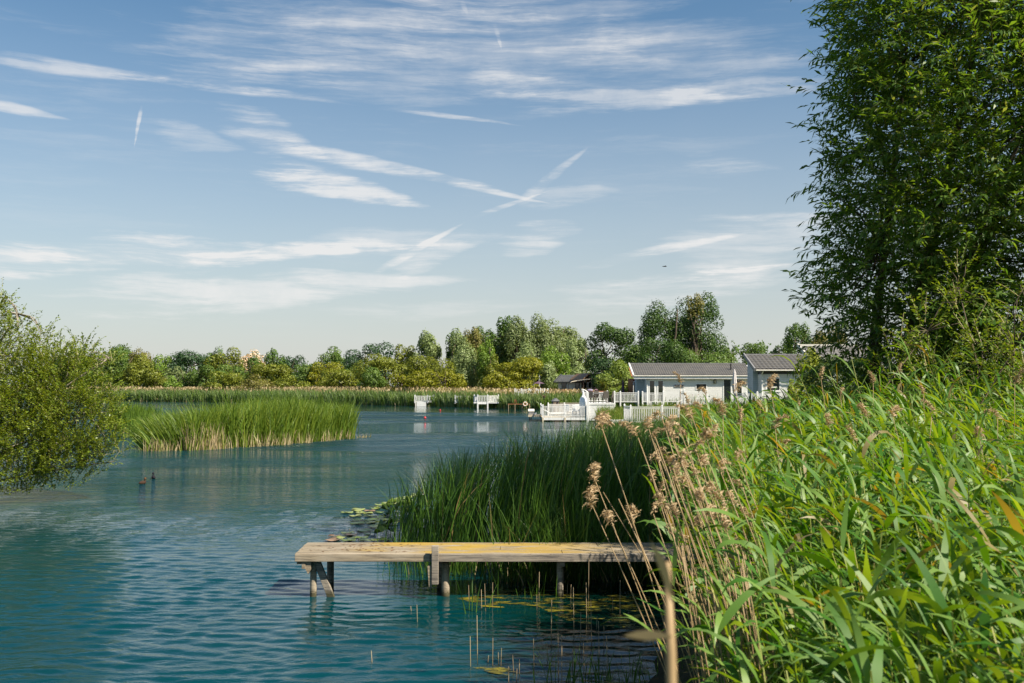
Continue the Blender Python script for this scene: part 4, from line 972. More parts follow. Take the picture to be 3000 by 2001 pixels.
# stubble and shoots standing in the shallow water (picture 850..2000 x 1350..2001, 2.044 px each)
leafmat('stubble', (.15, .11, .06), (.34, .26, .15), .1, gain=False)
def s6(X, Y): return ((850 + X / 2.044) / K, (1350 + Y / 2.044) / K)
ST = [(762, 965, 862), (1072, 870, 745), (1170, 900, 735), (1212, 870, 728), (1147, 890, 770), (1490, 840, 665), (1480, 1000, 800), (1563, 1100, 830), (1700, 1050, 755), (1607, 1310, 1010), (1627, 1340, 1045), (1462, 1340, 1065), (1372, 1280, 1190),
      (1338, 1265, 1162), (1262, 1230, 1120), (1248, 1215, 1145), (1212, 1232, 1060), (1080, 1232, 1050), (1122, 1215, 925), (1185, 1205, 1165), (490, 1205, 1136), (1740, 1090, 905), (1775, 940, 730), (1975, 930, 715), (1805, 1100, 825), (1786, 900, 580),
      (1930, 900, 820), (1660, 800, 720), (1680, 820, 740), (1850, 1180, 960), (1760, 1250, 1080), (1900, 1270, 1050), (1540, 1190, 1090), (1690, 1250, 1130), (1355, 1330, 1245), (1308, 1335, 1232), (725, 900, 870), (1835, 1010, 930), (1880, 1110, 990)]
for i, (X_, Yb, Yt) in enumerate(ST):
    b = WZ(*s6(X_, Yb)); t_ = W(*s6(X_ - rng.uniform(-4, 6), Yt), b.y)
    o = MB().tube([(0, 0, -.25), (0, 0, 0), (t_.x - b.x, 0, t_.z)], [.0045, .0045, .003], 6).build('reed_stub', 'stubble', None, smooth=True, loc=b)
    a = o.data.attributes.new('v', 'FLOAT', 'FACE'); a.data.foreach_set('value', [rng.random()] * len(o.data.polygons))
    lab = 'thin tan reed stub standing in the dark shallow water below the jetty'
    if i == 20: lab = 'lone short reed stub far left in the open water below the jetty'
    if i == 0: lab = 'single reed stub in the water right below the middle jetty post'
    tag(o, lab, 'reed stub', 'reed stubs standing in the water')
for (X_, Yb, Yt, n_, lab) in [(1128, 900, 620, 9, 'tuft of green rush shoots in the water in front of the jetty middle'), (1455, 830, 680, 6, 'small green rush tuft in the algae before the third jetty post'), (1485, 830, 640, 6, 'second green rush tuft in the algae, right next to the small one'),
                              (1760, 1331, 1090, 14, 'arching green rushes at the bottom edge left of the dry stems'), (1905, 1331, 1100, 26, 'thin grassy rushes at the waterline below the dry stems'), (2010, 1331, 1120, 26, 'dense short rushes at the foot of the dry stem tuft')]:
    b = WZ(*s6(X_, Yb)); h = W(*s6(X_, Yt), b.y).z; r2 = np.random.default_rng(X_)
    P2 = np.array(b)[None] + np.stack([r2.normal(0, .05 + .012 * n_, n_), r2.normal(0, .06, n_), np.full(n_, -.1)], 1)
    V, F, ix, t_, _ = strips(P2, r2.uniform(0, 2 * PI, n_), h * r2.uniform(.5, 1.1, n_) + .1, .012, r2.uniform(0, .2, n_), r2.uniform(.0, .8, n_), 6, 1.5, 'blade', r2.uniform(0, 3, n_), 0)
    tag(npmesh('rush_tuft', V, F, 'cattail', v=r2.uniform(.4, .95, n_)[ix], t=t_), lab, 'rush tuft', 'rush tufts in the shallow water')

# algae mats
m, t, out = mat('algae')
g = t.n('ShaderNodeNewGeometry'); n1 = t.noise(g.outputs['Position'], 5, 5, .65)
al = t.noise(t.mapping(g.outputs['Position'], (1, 2.2, 1)), 2.6, 6, .7)
c = t.mix(t.map(n1, .4, .62), c4((.07, .065, .01)), c4((.20, .17, .015)))
p = principled(t, c, .5, .3); tr = t.n('ShaderNodeBsdfTransparent'); ms = t.n('ShaderNodeMixShader')
t.put(ms.inputs[0], t.map(al, .50, .58)); t.l(tr.outputs[0], ms.inputs[1]); t.l(p.outputs[0], ms.inputs[2]); t.l(ms.outputs[0], out.inputs[0])
def blob(px_, z=.004):
    vs = [WZ(*s6(*q), z) for q in px_]; c = sum(vs, Vector()) / len(vs)
    return [tuple(v) for v in vs], c
amb = MB()
for pp in ([(1080, 800), (1200, 770), (1500, 772), (1760, 780), (2150, 800), (2200, 1010), (1900, 1000), (1640, 950), (1480, 870), (1220, 850)], [(1090, 1235), (1280, 1225), (1360, 1260), (1340, 1290), (1200, 1270)], [(1640, 1290), (1850, 1250), (2100, 1200), (2200, 1331), (1700, 1331)], [(980, 825), (1150, 805), (1290, 880), (1100, 870)]):
    vs, c = blob(pp); amb.add(vs, [list(range(len(vs)))[::-1]])
tag(amb.build('algae_mat', 'algae'), 'patchy yellow-green algae floating in the shaded water below the jetty', 'algae', kind='stuff')

# lily pads and flowers (picture 950..1250 x 1440..1600, 7.837 px each)
def s5(X, Y): return ((950 + X / 7.837) / K, (1440 + Y / 7.837) / K)
leafmat('lily_pad', (.14, .20, .035), (.27, .29, .09), .15, rough=.3, spec=.5, third=((.35, .22, .12), .93))
leafmat('lily_dark', (.05, .085, .015), (.10, .15, .02), .2, rough=.3, spec=.5)
pads = [(540, 490, 1), (760, 420, 1), (770, 455, 1), (800, 495, 1), (700, 565, 1), (1000, 505, 1), (1060, 455, 1), (1040, 570, 1), (1240, 490, 1), (760, 665, 1), (1080, 665, 1), (770, 745, 1), (1110, 725, 1), (1320, 765, 1), (1440, 670, 1), (1130, 820, 1), (930, 915, 1), (1080, 990, 1),
        (560, 975, 1), (600, 1025, 1), (220, 1045, 1), (380, 1085, 1), (200, 1135, 1), (640, 1110, 1), (560, 1150, 1), (860, 1090, 1), (980, 1145, 1), (1290, 385, 1), (1180, 410, 1), (1420, 350, 1), (1300, 330, 1), (1500, 290, 1), (1600, 260, 1), (1560, 235, 1), (1780, 250, 1), (1700, 300, 1), (1850, 190, 1), (1900, 160, 1), (2080, 130, 1), (2080, 100, 1), (1950, 225, 1), (1290, 620, 1), (1330, 700, 1), (1250, 1150, 1), (1400, 1150, 1), (1560, 760, 1), (1640, 690, 1), (1700, 200, 1), (2020, 260, 1),
        (1460, 385, 2), (1610, 360, 2), (1500, 460, 2), (1420, 560, 2), (1520, 590, 2), (1620, 560, 2), (1760, 390, 2), (1850, 420, 2), (1950, 400, 2), (1960, 330, 2), (1880, 520, 2), (2050, 620, 2), (1800, 640, 2), (1480, 870, 2), (1440, 1010, 2), (1360, 1000, 2), (1340, 1080, 2), (1980, 1000, 2), (2000, 860, 2), (1900, 900, 2)]
for i, (X_, Y_, k_) in enumerate(pads):
    b = WZ(*s5(X_, Y_)); b.x += rng.uniform(-.02, .02); r = rng.uniform(.105, .155); a0 = rng.uniform(0, 2 * PI); n = 20; vs = [(0, 0, 0)]
    lift = rng.uniform(.0, .004) if k_ == 1 else rng.uniform(.05, .11)
    tilt = rng.uniform(.25, .7) * rng.choice((-1, 1)) if k_ == 2 else 0
    for ring in (.55, 1.0):
        for j in range(n + 1):
            a = a0 + .18 + (2 * PI - .36) * j / n
            cu = (.010 if k_ == 1 else .05) * ring ** 3 * (1 + math.sin(a * 3 + i)) * (1.0 if ring == 1 else .3)
            x_, y_ = math.cos(a) * r * ring, math.sin(a) * r * ring
            vs.append((x_, y_, cu + tilt * x_))
    fs = [(0, j + 1, j + 2) for j in range(n)] + [(j + 1, j + n + 2, j + n + 3, j + 2) for j in range(n)]
    o = MB().add(vs, fs).build('lily_pad', 'lily_pad' if k_ == 1 else 'lily_dark', None, smooth=True, loc=(b.x, b.y, .006 + lift + .0006 * i))
    if k_ == 2: o.location.z = max(o.location.z, abs(tilt) * r * .9)
    a = o.data.attributes.new('v', 'FLOAT', 'FACE'); a.data.foreach_set('value', [rng.random()] * len(o.data.polygons))
    sm = o.modifiers.new('solid', 'SOLIDIFY'); sm.thickness = .003; sm.offset = 0
    tag(o, 'flat pale green lily pad floating behind the left part of the jetty' if k_ == 1 else 'curled dark green lily pad raised above the water beside the rushes', 'lily pad', 'flat floating lily pads' if k_ == 1 else 'raised curled lily pads')
FL = [((1178, 610), 1.0, 'white water lily flower alone between flat pads, farther from the jetty'), ((1130, 1070), 1.1, 'white water lily flower closest to the jetty edge'), ((1670, 520), .9, 'shaded white water lily among the raised dark pads, left one'), ((2020, 560), .95, 'white water lily beside the orange-brown pad at the rushes'),
      ((2055, 375), .6, 'small white lily bud above the raised dark pads'), ((2250, 110), .8, 'pinkish white water lily at the far end of the pads'), ((585, 955), .4, 'tiny white lily bud on the leftmost flat pads'), ((1480, 850), .5, 'small half-open white lily at the rush edge')]
for i, ((X_, Y_), s_, lab) in enumerate(FL):
    b = WZ(*s5(X_, Y_)); b.z = .02 if s_ > .7 else .05
    root = empty('water_lily', b, i, lab, 'water lily', 'white water lilies'); r2 = np.random.default_rng(i)
    for ring, (cnt, L, th) in enumerate(((9, .075, 1.05), (8, .065, .7), (6, .05, .35))):
        if s_ < .7 and ring == 0: continue
        az = np.arange(cnt) * 2 * PI / cnt + ring * .4
        V, F, ix, t_, _ = strips(np.zeros((cnt, 3)), az, np.full(cnt, L * s_), .024 * s_, th, -.5, 4, 1, 'oval')
        npmesh('petals', V, F, 'lily_petal', root, smooth=True)
    MB().lathe((0, 0, .008), [(.004, 0), (.012 * s_, .01), (.010 * s_, .018), (.002, .022)], 8).build('stamens', 'lily_yellow', root)
# ------------------------------------------------------------------ jetty
jt = empty('wooden_jetty', (-2.76, 12.75, 0), 0, 'weathered wooden jetty with yellow lichen reaching out from the reeds over the water', 'jetty')
Lx = 6.3; ZT = .565
for k, (y0, y1) in enumerate(((0.075, .355), (.362, .645), (.652, .95))):
    x0 = -.01 - .012 * k; j1 = (3.4, 2.6, 3.9)[k]
    MB().box(x0, j1, y0, y1, ZT - .045, ZT).build('plank', 'lichen_plank', jt, bevel=.006)
    MB().box(j1 + .005, Lx, y0, y1, ZT - .045, ZT - .001).build('plank', 'lichen_plank', jt, bevel=.006)
MB().box(0, 1.72, 0, .07, ZT - .096, ZT + .002).build('fascia_board', 'post_wood', jt, bevel=.006)
MB().box(1.724, 4.4, 0.003, .07, ZT - .098, ZT + .001).build('fascia_board', 'grey_plank', jt, bevel=.006)
MB().box(4.404, Lx, 0.0, .07, ZT - .096, ZT).build('fascia_board', 'grey_plank', jt, bevel=.006)
MB().box(0, Lx, .88, .945, ZT - .14, ZT - .048).build('fascia_board', 'grey_plank', jt, bevel=.006)
MB().box(.01, .07, .075, .875, ZT - .14, ZT - .048).build('fascia_board', 'post_wood', jt, bevel=.004)
for x in (.17, 1.84, 3.40, 5.3):
    MB().box(x - .035, x + .035, .075, .87, ZT - .17, ZT - .05).build('joist', 'grey_plank', jt, bevel=.004)
# posts standing in the water
def post(x, y, r, top, mt='post_wood', lean=(0, 0)):
    MB().tube([(x + lean[0], y + lean[1], -1.2), (x, y, top)], [r, r * .93], 14).build('post', mt, jt, smooth=False)
post(.205, .18, .045, ZT - .10); post(.33, .70, .05, ZT - .10, 'grey_plank')
post(1.90, .20, .055, ZT - .14, 'post_wood', (.02, 0)); post(1.80, .72, .05, ZT - .10, 'grey_plank')
post(3.38, .20, .047, ZT - .10, 'grey_plank'); post(3.42, .75, .05, ZT - .10, 'grey_plank'); post(5.3, .25, .05, ZT - .1, 'grey_plank')
MB().bar((.25, .17, ZT - .115), (.455, .15, -.04), .05, .085).build('brace', 'grey_plank', jt, bevel=.004)
MB().box(.085, .13, .02, .14, ZT - .19, ZT - .10).build('block', 'post_wood', jt, bevel=.004)
MB().prism([(.13, ZT - .19), (.165, ZT - .26), (.20, ZT - .20), (.20, ZT - .10), (.13, ZT - .10)], .03, .12).build('block', 'post_wood', jt)
MB().box(1.745, 1.83, -.075, -.004, ZT - .37, ZT + .115).build('upright', 'grey_plank', jt, bevel=.006)
MB().bar((1.73, -.03, ZT - .40), (1.712, -.03, ZT - .14), .05, .045).build('block', 'post_wood', jt, bevel=.004)
lit = MB(); r2 = random.Random(3)
for k in range(90):
    x = r2.gauss(.9, .38); y = r2.uniform(.12, .85); a = r2.uniform(0, 3); l_ = r2.uniform(.012, .05)
    dx, dy = math.cos(a) * l_, math.sin(a) * l_ * .6
    z0 = ZT + .003
    lit.add([(x - dx, y - dy, z0), (x + dy * .3, y - dx * .2, z0 + .006), (x + dx, y + dy, z0 + .004), (x - dy * .3, y + dx * .2, z0 + .008)], [(0, 1, 2, 3)])
o = lit.build('leaf_litter', 'litter_leaf', None, loc=jt.location); tag(o, 'scattered brown leaf litter on the left end of the jetty planks', 'leaf litter', kind='stuff')

# ------------------------------------------------------------------ water birds
def duck(name, label, loc, rz, bm, hm, s=1.0):
    root = empty(name, loc, rz, label, 'duck')
    M_ = MB()
    prof = [(-.12, .012, .03), (-.09, .035, .035), (-.04, .055, .036), (.02, .06, .036), (.07, .05, .036), (.095, .034, .045), (.09, .024, .085), (.085, .021, .12), (.095, .029, .15), (.11, .028, .165), (.13, .014, .158), (.15, .005, .152)]
    # one continuous body: rings following back, breast, neck and head
    pts = [(x * s, 0, z * s) for x, r, z in prof]
    M_.tube(pts, [r * s for x, r, z in prof], 12)
    M_.build('body', bm, root, smooth=True)
    MB().tube([(.093 * s, 0, .135 * s), (.10 * s, 0, .155 * s), (.115 * s, 0, .168 * s)], [.0315 * s, .031 * s, .024 * s], 10).build('head_feathers', hm, root, smooth=True)
    MB().tube([(.135 * s, 0, .157 * s), (.165 * s, 0, .150 * s)], [.008 * s, .003 * s], 6).build('bill', 'black', root, smooth=True)
b1 = WZ(417 / K, 1418 / K); b2 = WZ(449.5 / K, 1402 / K)
duck('duck', 'rufous-headed small brown duck swimming, nearer of the two', b1, R(60), 'brown_feather', 'rufous_feather', .95)
duck('duck', 'black-headed small dark duck swimming just behind the brown one', b2, R(115), 'dark_feather', 'dark_feather', .95)
# bird in flight
bb = W(1526, 612, 70); root = empty('flying_bird', bb, .4, 'tiny dark bird flying in the sky above the tall pair of trees', 'bird')
MB().tube([(-.16, 0, 0), (-.06, 0, .01), (.06, 0, .02), (.14, 0, .02), (.18, 0, .015)], [.01, .035, .04, .025, .006], 8).build('body', 'black', root, smooth=True)
for s in (-1, 1): MB().add([(-.04, s * .02, .02), (.07, s * .02, .02), (.03, s * .17, .07), (-.07, s * .30, .03), (-.04, s * .16, .055)], [(0, 1, 2, 3, 4)]).build('wing', 'black', root)

# ------------------------------------------------------------------ lodges
def rooftile(M, x0, x1, pitch, ye, ze, yr, zr, rows, amp=.03, step=.025):
    """one pitched roof slope with pantile ribs, eave at (ye,ze), ridge at (yr,zr)"""
    n = max(2, int((x1 - x0) / pitch) * 6); V = []; F = []
    sl = Vector((0, yr - ye, zr - ze)); nrm = Vector((0, -(zr - ze), (yr - ye))).normalized()
    if nrm.z < 0: nrm = -nrm
    rr = []
    for r in range(rows):
        rr.append((r / rows, step)); rr.append(((r + 1) / rows - .004, 0.0))
    base = len(M.V)
    for (s, st) in rr:
        for i in range(n + 1):
            x = x0 + (x1 - x0) * i / n; ph = (x - x0) / pitch
            h = amp * (abs(math.sin(ph * PI)) ** 1.0) + st
            p = Vector((x, ye, ze)) + sl * s + nrm * h
            M.V.append(tuple(p))
    for a in range(len(rr) - 1):
        for i in range(n):
            q = base + a * (n + 1) + i; M.F.append([q, q + 1, q + n + 2, q + n + 1])
def window(root, x0, x1, z0, z1, y=0, fr='white_paint', pane='glass', t=.06, mull=0, name='window', out=-1, curtain=False):
    """framed window on a wall facing -y"""
    f = MB(); o = out * .035
    ya, yb = sorted((y, y + o))
    f.box(x0 - t, x1 + t, ya, yb, z1, z1 + t).box(x0 - t, x1 + t, ya, yb, z0 - t, z0).box(x0 - t, x0, ya, yb, z0, z1).box(x1, x1 + t, ya, yb, z0, z1)
    for k in range(mull):
        xm = x0 + (x1 - x0) * (k + 1) / (mull + 1); f.box(xm - .02, xm + .02, ya, yb - .001 if out > 0 else yb, z0, z1)
    w_ = f.build(name, fr, root)
    MB().box(x0, x1, y + out * .004 - .003, y + out * .004 + .003, z0, z1).build('pane', pane, w_)
    return w_
# --- long white lodge
Yw = 85.0; sc_ = K / FPX
def hx(px3, Y): return (px3 - 1500) / FPX * Y
def hz(py3, Y): return CAMZ + (1130 - py3) / FPX * Y
hw = empty('white_lodge', (hx(1855, Yw), Yw, 0), 0, 'long white clapboard lodge with a dark grey pantile roof and black flue', 'lodge')
ox = hw.location.x; L1 = hx(2204, Yw) - ox; ze = hz(1099, Yw - .5); zr = hz(1066, Yw + 2.6)
xr = hx(1893, Yw) - ox
def monowall(x0, x1, y0, y1, zf, zb, za=1.0):
    return MB().add([(x0, y0, za), (x1, y0, za), (x1, y1, za), (x0, y1, za), (x0, y0, zf), (x1, y0, zf), (x1, y1, zb), (x0, y1, zb)], [(0, 3, 2, 1), (4, 5, 6, 7), (0, 1, 5, 4), (1, 2, 6, 5), (2, 3, 7, 6), (3, 0, 4, 7)])
slp = (zr - ze) / 2.96
monowall(xr, L1 + 3, 0, 2.6, ze + .36 * slp - .09, zr - .09).build('wall', 'white_siding', hw)
monowall(hx(1870, Yw) - ox, xr - .002, 1.2, 2.55, ze + 1.7 * slp - .09, zr - .09).build('porch_wall', 'shaded_siding', hw)  # recessed wall, its blue shadow painted in by the siding colour
rf = MB(); rooftile(rf, .05, L1, .196, -.36, ze, 2.6, zr, 6); rf.build('roof', 'roof_grey', hw, smooth=False)
bs = MB(); bs.add([(0.02, -.36, ze - .05), (L1, -.36, ze - .05), (L1, 2.75, zr - .06), (.02, 2.75, zr - .06)], [(0, 3, 2, 1)]); bs.build('soffit_board', 'white_paint', hw)
bg_ = MB(); bg_.bar((-.03, -.42, ze - .02), (-.03, 2.78, zr + .04), .12, .16); bg_.build('bargeboard', 'white_paint', hw)
rb = MB(); rb.bar((-.05, 2.6, zr + .05), (L1, 2.6, zr + .05), .16, .07); rb.build('ridge_cap', 'mid_grey', hw)
MB().tube([(0, -.42, ze - .05), (L1, -.42, ze - .05)], .045, 8).build('gutter', 'gutter_beige', hw)
MB().box(.0, L1, -.36, -.32, ze - .30, ze - .04).box(0, L1, -.32, 0, ze - .30, ze - .27).build('soffit', 'white_paint', hw)
MB().tube([(xr + .05, -.40, ze - .08), (xr + .05, -.06, ze - .34), (xr + .05, -.06, 1.0)], .04, 8).build('downpipe', 'white_paint', hw)
MB().box(xr + .0, xr + .16, -.02, .0, 1.0, ze - .31).build('corner_board', 'white_paint', hw)
gx = lambda p: hx(p, Yw) - ox; gz_ = lambda p: hz(p, Yw)
for a, b in ((1903, 1916.5), (1928, 1941.5)): window(hw, gx(a), gx(b), 1.3, gz_(1115.5), t=.1)
window(hw, gx(2039.5), gx(2068), gz_(1139.5), gz_(1125), t=.07)
dw = window(hw, gx(2120), gx(2140), 1.25, gz_(1112), t=.08, name='patio_door', mull=0)
window(hw, gx(2152), gx(2172), 1.25, gz_(1112), t=.06, name='patio_door', mull=0)
window(hw, gx(2197), gx(2203), 1.5, gz_(1115), t=.04)
sg = MB().box(gx(1974.5), gx(2003), -.05, -.002, gz_(1134.5), gz_(1126.5)).build('name_sign', 'mid_grey', hw)
MB().box(gx(1977), gx(2000.5), -.056, -.051, gz_(1133), gz_(1128)).build('sign_face', 'black', sg)
# faint flowing lettering, unreadable in the photograph as well
tx = MB(); r3 = random.Random(8); xx = gx(1980)
for k in range(9):
    z_ = gz_(1130.6); hh = .035 if k else .06
    tx.tube([(xx + .028 * math.cos(a_) , -.058, z_ + hh * math.sin(a_)) for a_ in (.6, 1.6, 2.7, 3.9, 5.2)], .006, 4); xx += .066
tx.build('lettering', 'gutter_beige', sg)
lp = MB().box(gx(2090), gx(2097.5), -.14, -.002, gz_(1122.8), gz_(1111.8)).build('wall_lamp', 'black', hw)
MB().box(gx(2091.7), gx(2095.8), -.146, -.141, gz_(1121.5), gz_(1114)).build('lamp_glass', 'lamp_glow', lp)
for p3 in (2081.5, 2111.2, 2189): MB().box(gx(p3 - 2), gx(p3 + 2), -.12, -.002, gz_(1110), gz_(1107)).build('spotlight', 'black', hw)
fl = MB().tube([(gx(2148.5), 1.0, ze + .35), (gx(2148.5), 1.0, hz(1068, Yw + 1) + .1)], .055, 10); fx_ = fl.build('flue', 'black', hw)
MB().lathe((gx(2149.5), .95, hz(1094, Yw)), [(.16, 0), (.09, .14)], 10).build('flue_collar', 'gutter_beige', fx_)
MB().box(gx(1998), gx(2008.5), .35, .6, hz(1093.5, Yw) - .02, hz(1091, Yw)).build('roof_vent', 'black', hw)
# --- small white lodge nearer
Y2 = 70.0; s2 = empty('small_white_lodge', (hx(2209, Y2), Y2, 0), 0, 'smaller white lodge with raised grey tiled roof right of the long white lodge', 'lodge')
ox = s2.location.x; L2 = hx(2420, Y2) - ox; ze = hz(1082, Y2 - .5); zr = hz(1040.5, Y2 + 2.7)
gx = lambda p: hx(p, Y2) - ox; gz_ = lambda p: hz(p, Y2)
slp = (zr - ze) / 3.2
MB().box(gx(2229), L2, 0, 2.6, 1.0, ze - .32).build('wall', 'white_siding', s2)
monowall(gx(2215), gx(2229) - .002, .9, 2.6, ze + 1.4 * slp - .12, zr - .12).build('side_wall', 'shaded_siding', s2)
monowall(gx(2229) + .01, L2, .01, 2.59, ze + .5 * slp - .12, zr - .12, ze - .318).build('top_band', 'dark_grey', s2)
rf = MB(); rooftile(rf, .02, L2, .30, -.5, ze, 2.7, zr, 6, .045, .035); rf.build('roof', 'roof_grey', s2)
MB().add([(-.05, -.48, ze - .07), (L2, -.48, ze - .07), (L2, 2.8, zr - .07), (-.05, 2.8, zr - .07)], [(0, 3, 2, 1)]).build('soffit', 'pale_timber', s2)
b_ = MB(); b_.bar((-.08, -.56, ze - .03), (-.08, 2.72, zr + .05), .10, .26); b_.build('bargeboard', 'mid_grey', s2)
MB().bar((-.1, 2.7, zr + .06), (L2, 2.7, zr + .06), .2, .09).build('ridge_cap', 'mid_grey', s2)
MB().tube([(0, -.57, ze - .06), (L2, -.57, ze - .06)], .05, 8).build('gutter', 'gutter_beige', s2)
MB().tube([(gx(2230.5), -.55, ze - .08), (gx(2230.5), -.07, ze - .35), (gx(2230.5), -.07, 1.0)], .05, 8).build('downpipe', 'white_paint', s2)
window(s2, gx(2246.5), gx(2282), gz_(1142.5), gz_(1108.5), t=.12)
MB().box(gx(2258), gx(2276), -.03, -.012, gz_(1136), gz_(1131)).build('blind', 'gutter_beige', s2)
# --- farther right roof
Y3 = 58.0; s3 = empty('hidden_lodge', (hx(2363, Y3), Y3, 0), 0, 'partly hidden lodge with a pale weathered roof behind the dark twiggy shrub', 'lodge'); ox = s3.location.x
zr = hz(1013, Y3 + 2.5); ze = hz(1060, Y3 - .4)
rf = MB(); rooftile(rf, .3, 4.4, .28, -.4, ze, 2.5, zr, 5, .045, .035); rf.build('roof', 'roof_pale', s3)
monowall(.5, 4.2, 0, 2.4, ze, zr - .12, .9).build('wall', 'white_siding', s3)
MB().bar((.2, 2.5, zr + .05), (4.4, 2.5, zr + .05), .2, .09).build('ridge_cap', 'gutter_beige', s3)
b_ = MB(); b_.bar((.22, -.45, ze), (.22, 2.5, zr + .05), .1, .2); b_.build('bargeboard', 'gutter_beige', s3)
window(s3, 1.2, 2.0, 1.7, 2.6, t=.08)
# --- red cabin behind the long lodge
Y4 = 92.0; s4 = empty('red_cabin', (hx(1845, Y4), Y4, 0), 0, 'dark red cabin with an orange tiled roof peeping out left of the long white lodge', 'cabin'); ox = s4.location.x
MB().box(.28, 3.5, 0, 4, .9, hz(1109, Y4)).build('wall', 'red_siding', s4)
rf = MB(); rooftile(rf, .1, 3.6, .25, -.4, hz(1103, Y4), 1.8, hz(1076, Y4 + 1.8), 5); rf.build('roof', 'terracotta', s4)
window(s4, .34, .62, 1.6, hz(1118, Y4), t=.04)
MB().box(.1, 3.6, -.44, -.4, hz(1104.5, Y4), hz(1101.5, Y4)).build('gutter', 'dark_wood', s4)
# --- grey lodge far back
Y5 = 134.0; a5 = R(-24)
s5_ = empty('grey_lodge', (hx(1637.5, Y5), Y5, 0), a5, 'low grey lodge with a dark roof and glazed gable end beyond the reeds', 'lodge')
W5 = 4.4; L5 = 11; ze = hz(1116, Y5); zr = hz(1098, Y5 + 1.5)
# local x runs along the long side, local y goes back along the gable
MB().box(0, L5, 0, W5, .9, ze - .04).build('wall', 'cream_siding', s5_)
gb = MB(); gb.add([(-.012, 0, .9), (-.012, W5, .9), (-.012, W5, ze), (-.012, W5 / 2, zr - .12), (-.012, 0, ze)], [(0, 4, 3, 2, 1)]); gb.build('gable_wall', 'grey_paint', s5_)
rf = MB(); rooftile(rf, -.5, L5, .25, -.4, ze - .1, W5 / 2, zr, 6); rooftile(rf, -.5, L5, .25, W5 + .4, ze - .1, W5 / 2, zr, 6); rf.build('roof', 'roof_dark', s5_)
b_ = MB(); b_.bar((-.55, -.5, ze - .16), (-.55, W5 / 2, zr), .08, .3); b_.bar((-.55, W5 + .5, ze - .16), (-.55, W5 / 2, zr), .08, .3); b_.build('bargeboard', 'dark_grey', s5_)
MB().tube([(-.5, -.48, ze - .16), (L5, -.48, ze - .16)], .06, 8).build('gutter', 'dark_grey', s5_)
window(s5_, .45, 1.0, hz(1136, Y5), hz(1122, Y5), t=.09, fr='mid_grey')
window(s5_, 2.4, 2.9, hz(1136, Y5), hz(1122, Y5), t=.09, fr='mid_grey')
for (y0, y1) in ((.25, 1.6), (2.1, 2.7), (3.2, 4.15)):
    f = MB().box(-.05, -.014, y0 - .05, y1 + .05, 1.0, hz(1119.5, Y5)).build('gable_window', 'grey_paint', s5_)
    MB().box(-.056, -.052, y0, y1, 1.05, hz(1120.5, Y5)).build('pane', 'glass', f)
MB().box(-.1, 0, -.02, .1, .9, ze - .1).build('corner_board', 'cream_paint', s5_)
# --- brown gabled lodge
Y6 = 126.0; s6_ = empty('brown_lodge', (hx(1727, Y6), Y6, 0), R(10), 'brown timber lodge with a steep gabled porch, partly behind the round shrub', 'lodge')
ze = hz(1111, Y6); zr = hz(1092.5, Y6); hw_ = .92
MB().box(-.80, .80, 1.0, 1.05, .9, ze).build('porch_back', 'dark_wood', s6_)
rf = MB()
for s in (-1, 1): rf.add([(0, -.1, zr), (s * hw_, -.1, ze), (s * hw_, 7, ze), (0, 7, zr), (0, -.1, zr - .08), (s * hw_, -.1, ze - .08), (s * hw_, 7, ze - .08), (0, 7, zr - .08)], [(0, 1, 2, 3), (4, 7, 6, 5), (0, 4, 5, 1), (1, 5, 6, 2)])
rf.build('roof', 'roof_brown', s6_)
MB().prism([(-.75, ze), (.75, ze), (0, zr - .2)], .5, .55).build('gable_boards', 'dark_wood', s6_)
b_ = MB(); b_.bar((-hw_ - .06, -.15, ze - .07), (0, -.15, zr), .06, .12); b_.bar((hw_ + .06, -.15, ze - .07), (0, -.15, zr), .06, .12); b_.bar((0, -.18, zr - .25), (0, -.18, zr + .22), .05, .05, (1, 0, 0)); b_.build('bargeboard', 'brown_bargeboard', s6_)
MB().box(-.8, -.74, 0, .06, .9, ze).box(.74, .8, 0, .06, .9, ze).build('porch_post', 'dark_wood', s6_)
MB().box(.92, 7, 1.2, 6, .9, ze).build('wall', 'dark_wood', s6_)
rf = MB(); rooftile(rf, 0.2, 7, .3, .8, ze - .02, 3.2, zr - .03, 6); rf.build('roof', 'roof_brown', s6_)
window(s6_, -.55, -.1, 1.3, ze - .35, y=.99, t=.05); window(s6_, .1, .5, 1.3, ze - .35, y=.99, t=.05)
# awning before it
aw = empty('awning', (hx(1708, 124), 123, 0), R(4), 'beige fabric awning stretched over a terrace on dark posts', 'awning')
V = []; F = []; nX = 14
for j, (yy, dz_) in enumerate(((0, 0), (1.0, .12), (2.0, .05))):
    for i_ in range(nX + 1):
        s = i_ / nX; px3 = 1667 + (1749 - 1667) * s + j * 3; z = hz(1122.5 - 11.5 * s ** .6 - (1.8 if 0 < s < 1 else 0) + 1.0 * j, 124)
        V.append((hx(px3, 124) - aw.location.x, yy, z + dz_))
for j in range(2):
    for i_ in range(nX): a = j * (nX + 1) + i_; F.append((a, a + 1, a + nX + 2, a + nX + 1))
o = npmesh('canopy', V, F, 'awning_cloth', aw, smooth=True); sm = o.modifiers.new('s', 'SOLIDIFY'); sm.thickness = .03
for p3, top in ((1663.5, 1124), (1684.5, 1124), (1694, 1122)):
    MB().tube([(hx(p3, 124) - aw.location.x, .05, .9), (hx(p3, 124) - aw.location.x, .05, hz(top, 124))], .035, 6).build('post', 'black', aw)
